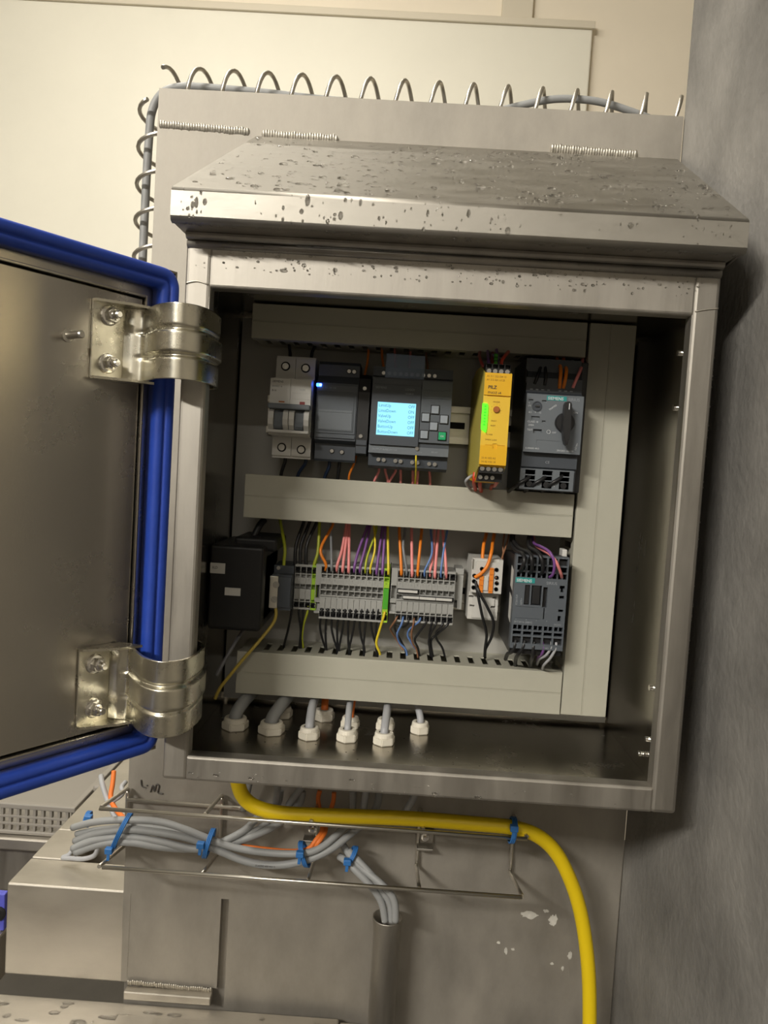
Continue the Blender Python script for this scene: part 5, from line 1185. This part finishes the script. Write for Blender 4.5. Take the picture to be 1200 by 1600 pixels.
# ================================================================ conduit pipe
t = thing('conduit_pipe', (176.5, 165, -420), 'upright steel pipe swallowing three grey cables', 'pipe')
b = MB(); b.lathe([(13, -420), (13, -206), (14.6, -192.5), (14.6, -191.5), (13.6, -191.5), (12.2, -206), (12.2, -420)], (177.5, 165, 0), (0, 0, 1), 32)
for f in b.bm.faces: f.smooth = len(f.verts) == 4
b.build('pipe', 'steel', t)
b = MB(); b.box(170, 185, 178.5, 194.8, -330, -300, 1); b.build('bracket', 'steel', t)

# ================================================================ cables below the cabinet
LAB = {'YELLOW': 'thick yellow cable lying along the basket and dropping at the right', 'G1': 'grey cable on top of the looped bundle, kinking up at the second blue tie', 'G2': 'grey cable with printed marks sagging lowest between the blue ties',
       'G3': 'grey cable of the bundle rising behind the yellow cable', 'G4': 'grey cable lowest at the left loop of the bundle, shaded at the right', 'G5': 'thinner grey cable tucked at the back of the bundle',
       'O1': 'orange cable dropping from the cabinet into the bundle, left one of two', 'O2': 'orange cable dropping from the cabinet into the bundle, right one of two',
       'P1': 'grey cable into the steel pipe, leftmost of three', 'P2': 'grey cable into the steel pipe, rightmost of three', 'P3': 'grey cable into the steel pipe, middle of three',
       'OL': 'orange cable coming down the left side of the machine body', 'GL': 'pale grey cable bending beside the orange one at the left side', 'GL2': 'short pale cable hooked right of the orange one at the left side', 'LOOP': 'pale cable loop drooping into the dark opening at the left'}
CC = {'yellow': 'cableyellow', 'grey': 'cablegrey', 'greyshade': 'cablegrey', 'cableorange': 'cableorange', 'silver': 'silver'}
for nm, c_, r_, pts in CABLES:
    b = MB(); b.tube(pts, r_, 14, 6)
    o = tag(b.build('cable', 'w_' + CC[c_], None, pts[len(pts) // 2]), LAB[nm], 'cable')
    if nm == 'G2': text('CLASSIC 400 4G1.5', 50, 143.2, -139.2, 2.3, 'print_dark', o)
# loop ends of the bundle at the left
for i, (ya, za, yb, zb, lab) in enumerate([(166, -127, 168, -140, 'grey cable loop end at the left, upper one'), (161, -143, 158, -146, 'grey cable loop end at the left, lower one')]):
    pass
# small far hanging cables behind the yellow cable
for i, (x0, y0, z0, x1, y1, z1, col, lab) in enumerate([(38, 168, -30, 30, 178, -102, 'cablegrey', 'dark grey cable hanging behind the bend of the yellow cable'), (66, 150, -34, 62, 178, -92, 'cablegrey', 'grey cable hanging behind the yellow cable, second from the left'),
        (95, 165, -30, 74, 180, -95, 'cablegrey', 'grey cable slanting left behind the yellow cable'), (150, 168, -30, 147, 180, -100, 'silver', 'slim grey cable hanging behind the middle of the yellow cable'), (195, 140, -34, 186, 180, -98, 'silver', 'slim grey cable slanting behind the yellow cable, right of the others')]):
    b = MB(); b.tube([(x0, y0, z0), (x0, y0 + 3, z0 - 25), (x1, y1, z1)], 3.4, 10, 6)
    tag(b.build('cable', 'w_' + col, None, (x0, y0, z0)), lab, 'cable')
# blue ties
def tie(x, y, z, ry, rz, lean, label, head):
    t = thing('cable_tie', (x, y, z), label, 'cable tie')
    b = MB(); n = 20
    pts = [(x + lean * math.sin(2 * math.pi * k / n), y + ry * math.cos(2 * math.pi * k / n), z + rz * math.sin(2 * math.pi * k / n)) for k in range(n)]
    for w_ in (-1.5, 0, 1.5): b.tube([(p[0] + w_, p[1], p[2]) for p in pts], .95, 6, 1, closed=True)
    b.build('band', 'tie_blue', t)
    hx, hy, hz = head
    b = MB(); b.box(hx - 3.6, hx + 3.6, hy - 3, hy + 3, hz - 2.8, hz + 2.8, .8); b.build('head', 'tie_blue', t)
    b = MB(); b.hexa([(hx - 1.8, hy - 2, hz - 9), (hx + 1, hy - 2, hz - 9), (hx + 1, hy - 1, hz - 9), (hx - 1.8, hy - 1, hz - 9), (hx - 1.5, hy - 2, hz - 2), (hx + 1.5, hy - 2, hz - 2), (hx + 1.5, hy - 1, hz - 2), (hx - 1.5, hy - 1, hz - 2)], .2); b.build('tail', 'tie_blue', t)
tie(-78, 147, -116, 10, 17, 7, 'blue cable tie round the left end of the grey bundle', (-86, 138, -131))
tie(5, 147, -122, 12, 13, 3, 'blue cable tie where the grey bundle fans out, second from left', (0, 135, -118))
tie(95, 149, -127, 10, 11, -4, 'blue cable tie holding the orange and grey cables, below the yellow cable', (92, 139, -122))
tie(139, 162, -132, 9, 8, 4, 'blue cable tie just above the steel pipe', (136, 152, -133))
tie(284.5, 128, -80, 11, 11, 1, 'blue cable tie fixing the yellow cable to the basket rod', (284, 117, -73))
tie(-122, 176, -120, 6, 6, 1, 'small blue cable tie behind the left end of the bundle', (-119, 170, -117))

# ================================================================ spiral holder behind the machine body
t = thing('spiral_cable_holder', (150, 240, 588), 'steel wire spiral running along the top and left edge', 'cable holder')
def helix(p0, ax, e1, e2, rad, pitch, turns, ph):
    pts = []
    n = int(turns * 22)
    for i in range(n + 1):
        a = ph + 2 * math.pi * i / 22
        pts.append(Vector(p0) + Vector(ax) * (pitch * i / 22) + Vector(e1) * rad * math.cos(a) + Vector(e2) * rad * math.sin(a))
    return pts
b = MB(); b.tube(helix((-95.7, 235, 603), (1, 0, -.003), (0, 0, 1), (0, 1, 0), 21.5, 33.9, 15, -.7), 2.1, 8, 1); b.build('top_spiral', 'wire_steel', t)
b = MB(); b.tube(helix((-100, 235, 586), (.003, 0, -1), (-1, 0, 0), (0, 1, 0), 20.5, 36, 13, -1.2), 2.1, 8, 1); b.build('side_spiral', 'wire_steel', t)
def cb(pts, r_, lab):
    b = MB(); b.tube(pts, r_, 12, 8); tag(b.build('cable', 'w_cablegrey', None, pts[0]), lab, 'cable')
cb([(-112, 235, 120), (-112, 235, 300), (-112, 235, 480), (-111, 235, 555), (-108.5, 235, 585), (-98, 235, 602), (-80, 235, 608), (-60, 235, 608.5), (0, 235, 606.5), (60, 235, 603), (180, 235, 599), (300, 235, 594), (404, 240, 590)], 4.2, 'grey cable bending round the top left corner inside the wire spiral')
cb([(170, 245, 594), (205, 243, 599), (238, 240, 604), (265, 236, 610), (290, 234, 615), (314, 233, 616), (340, 233, 614), (370, 234, 607), (395, 236, 600), (407, 238, 594)], 3.6, 'grey cable humping up through the right end of the wire spiral')

# ================================================================ things beyond the machine at the lower left
t = thing('grey_crate', (-540, 900, -448), 'grey meshed plastic crate far behind, under the open door', 'crate')
cx0, cx1, cy0, cy1 = -780, -372, 760, 1120
MB().box(cx0, cx1, cy0, cy0 + 12, -448, -441, 2).build('rim', 'crate', t)
MB().box(cx0, cx1, cy0, cy0 + 12, -402, -392, 2).build('rim', 'crate', t)
MB().box(cx0, cx1, cy1 - 12, cy1, -448, -392, 2).build('wall', 'crate', t)
MB().box(cx1 - 12, cx1, cy0 + 12, cy1 - 12, -448, -392, 2).build('wall', 'crate', t)
MB().box(cx0, cx0 + 12, cy0 + 12, cy1 - 12, -448, -392, 2).build('wall', 'crate', t)
me = MB().box(-2.6, 2.6, 762, 770, -441, -402, .5).mesh('mesh_bar', ['crate'])
for k in range(27): inst(me, 'mesh_bar', (cx0 + 16 + 14.5 * k, 0, 0), t)
for z in (-429, -416): MB().box(cx0 + 4, cx1 - 4, 761, 768, z - 2, z + 2, .5).build('mesh_rail', 'crate', t)
MB().box(cx0 + 13, cx1 - 13, cy0 + 13, cy1 - 13, -446, -443).build('base', 'crate', t)
t = thing('grey_tray', (-300, 900, -448), 'stepped grey plastic tray beside the meshed crate far behind', 'tray')
b = MB(); b.box(-365, -215, 765, 1100, -448, -425, 6, 3); b.box(-358, -230, 800, 1090, -424.9, -385, 8, 3); b.build('body', 'crate', t)
MB().box(-362, -226, 810, 830, -384.9, -372, 4).build('lip', 'crate', t)
t = thing('work_table', (-600, 1000, -1250), 'pale steel table edge far behind at the lower left', 'table')
MB().box(-1300, -200, 748, 1500, -471, -449, 3).build('table_top', 'steel_h', t)
MB().box(-1290, -210, 775, 790, -560, -471.5, 2).build('apron', 'steel', t)
for x in (-1280, -260):
    for y in (800, 1440): MB().box(x, x + 40, y, y + 40, -1249.5, -471.5, 3).build('leg', 'steel', t)
t = thing('blue_machine_panel', (-500, 600, -1250), 'bright blue machine panel with a black hole at the left edge', 'panel')
MB().box(-700, -411.8, 600, 612, -521, -461, 2).build('panel', 'blue_panel', t)
b = MB(); b.lathe([(11, 0), (11, -3), (8, -4)], (-420, 599.8, -492), (0, 1, 0), 24); b.build('grommet', 'black', t)
MB().box(-700, -411.8, 590, 620, -600, -521.5, 4).build('base_rail', 'steel_h', t)
for x in (-690, -460): MB().box(x, x + 30, 592, 618, -1249.5, -600.5, 3).build('leg', 'steel', t)
flush_text()
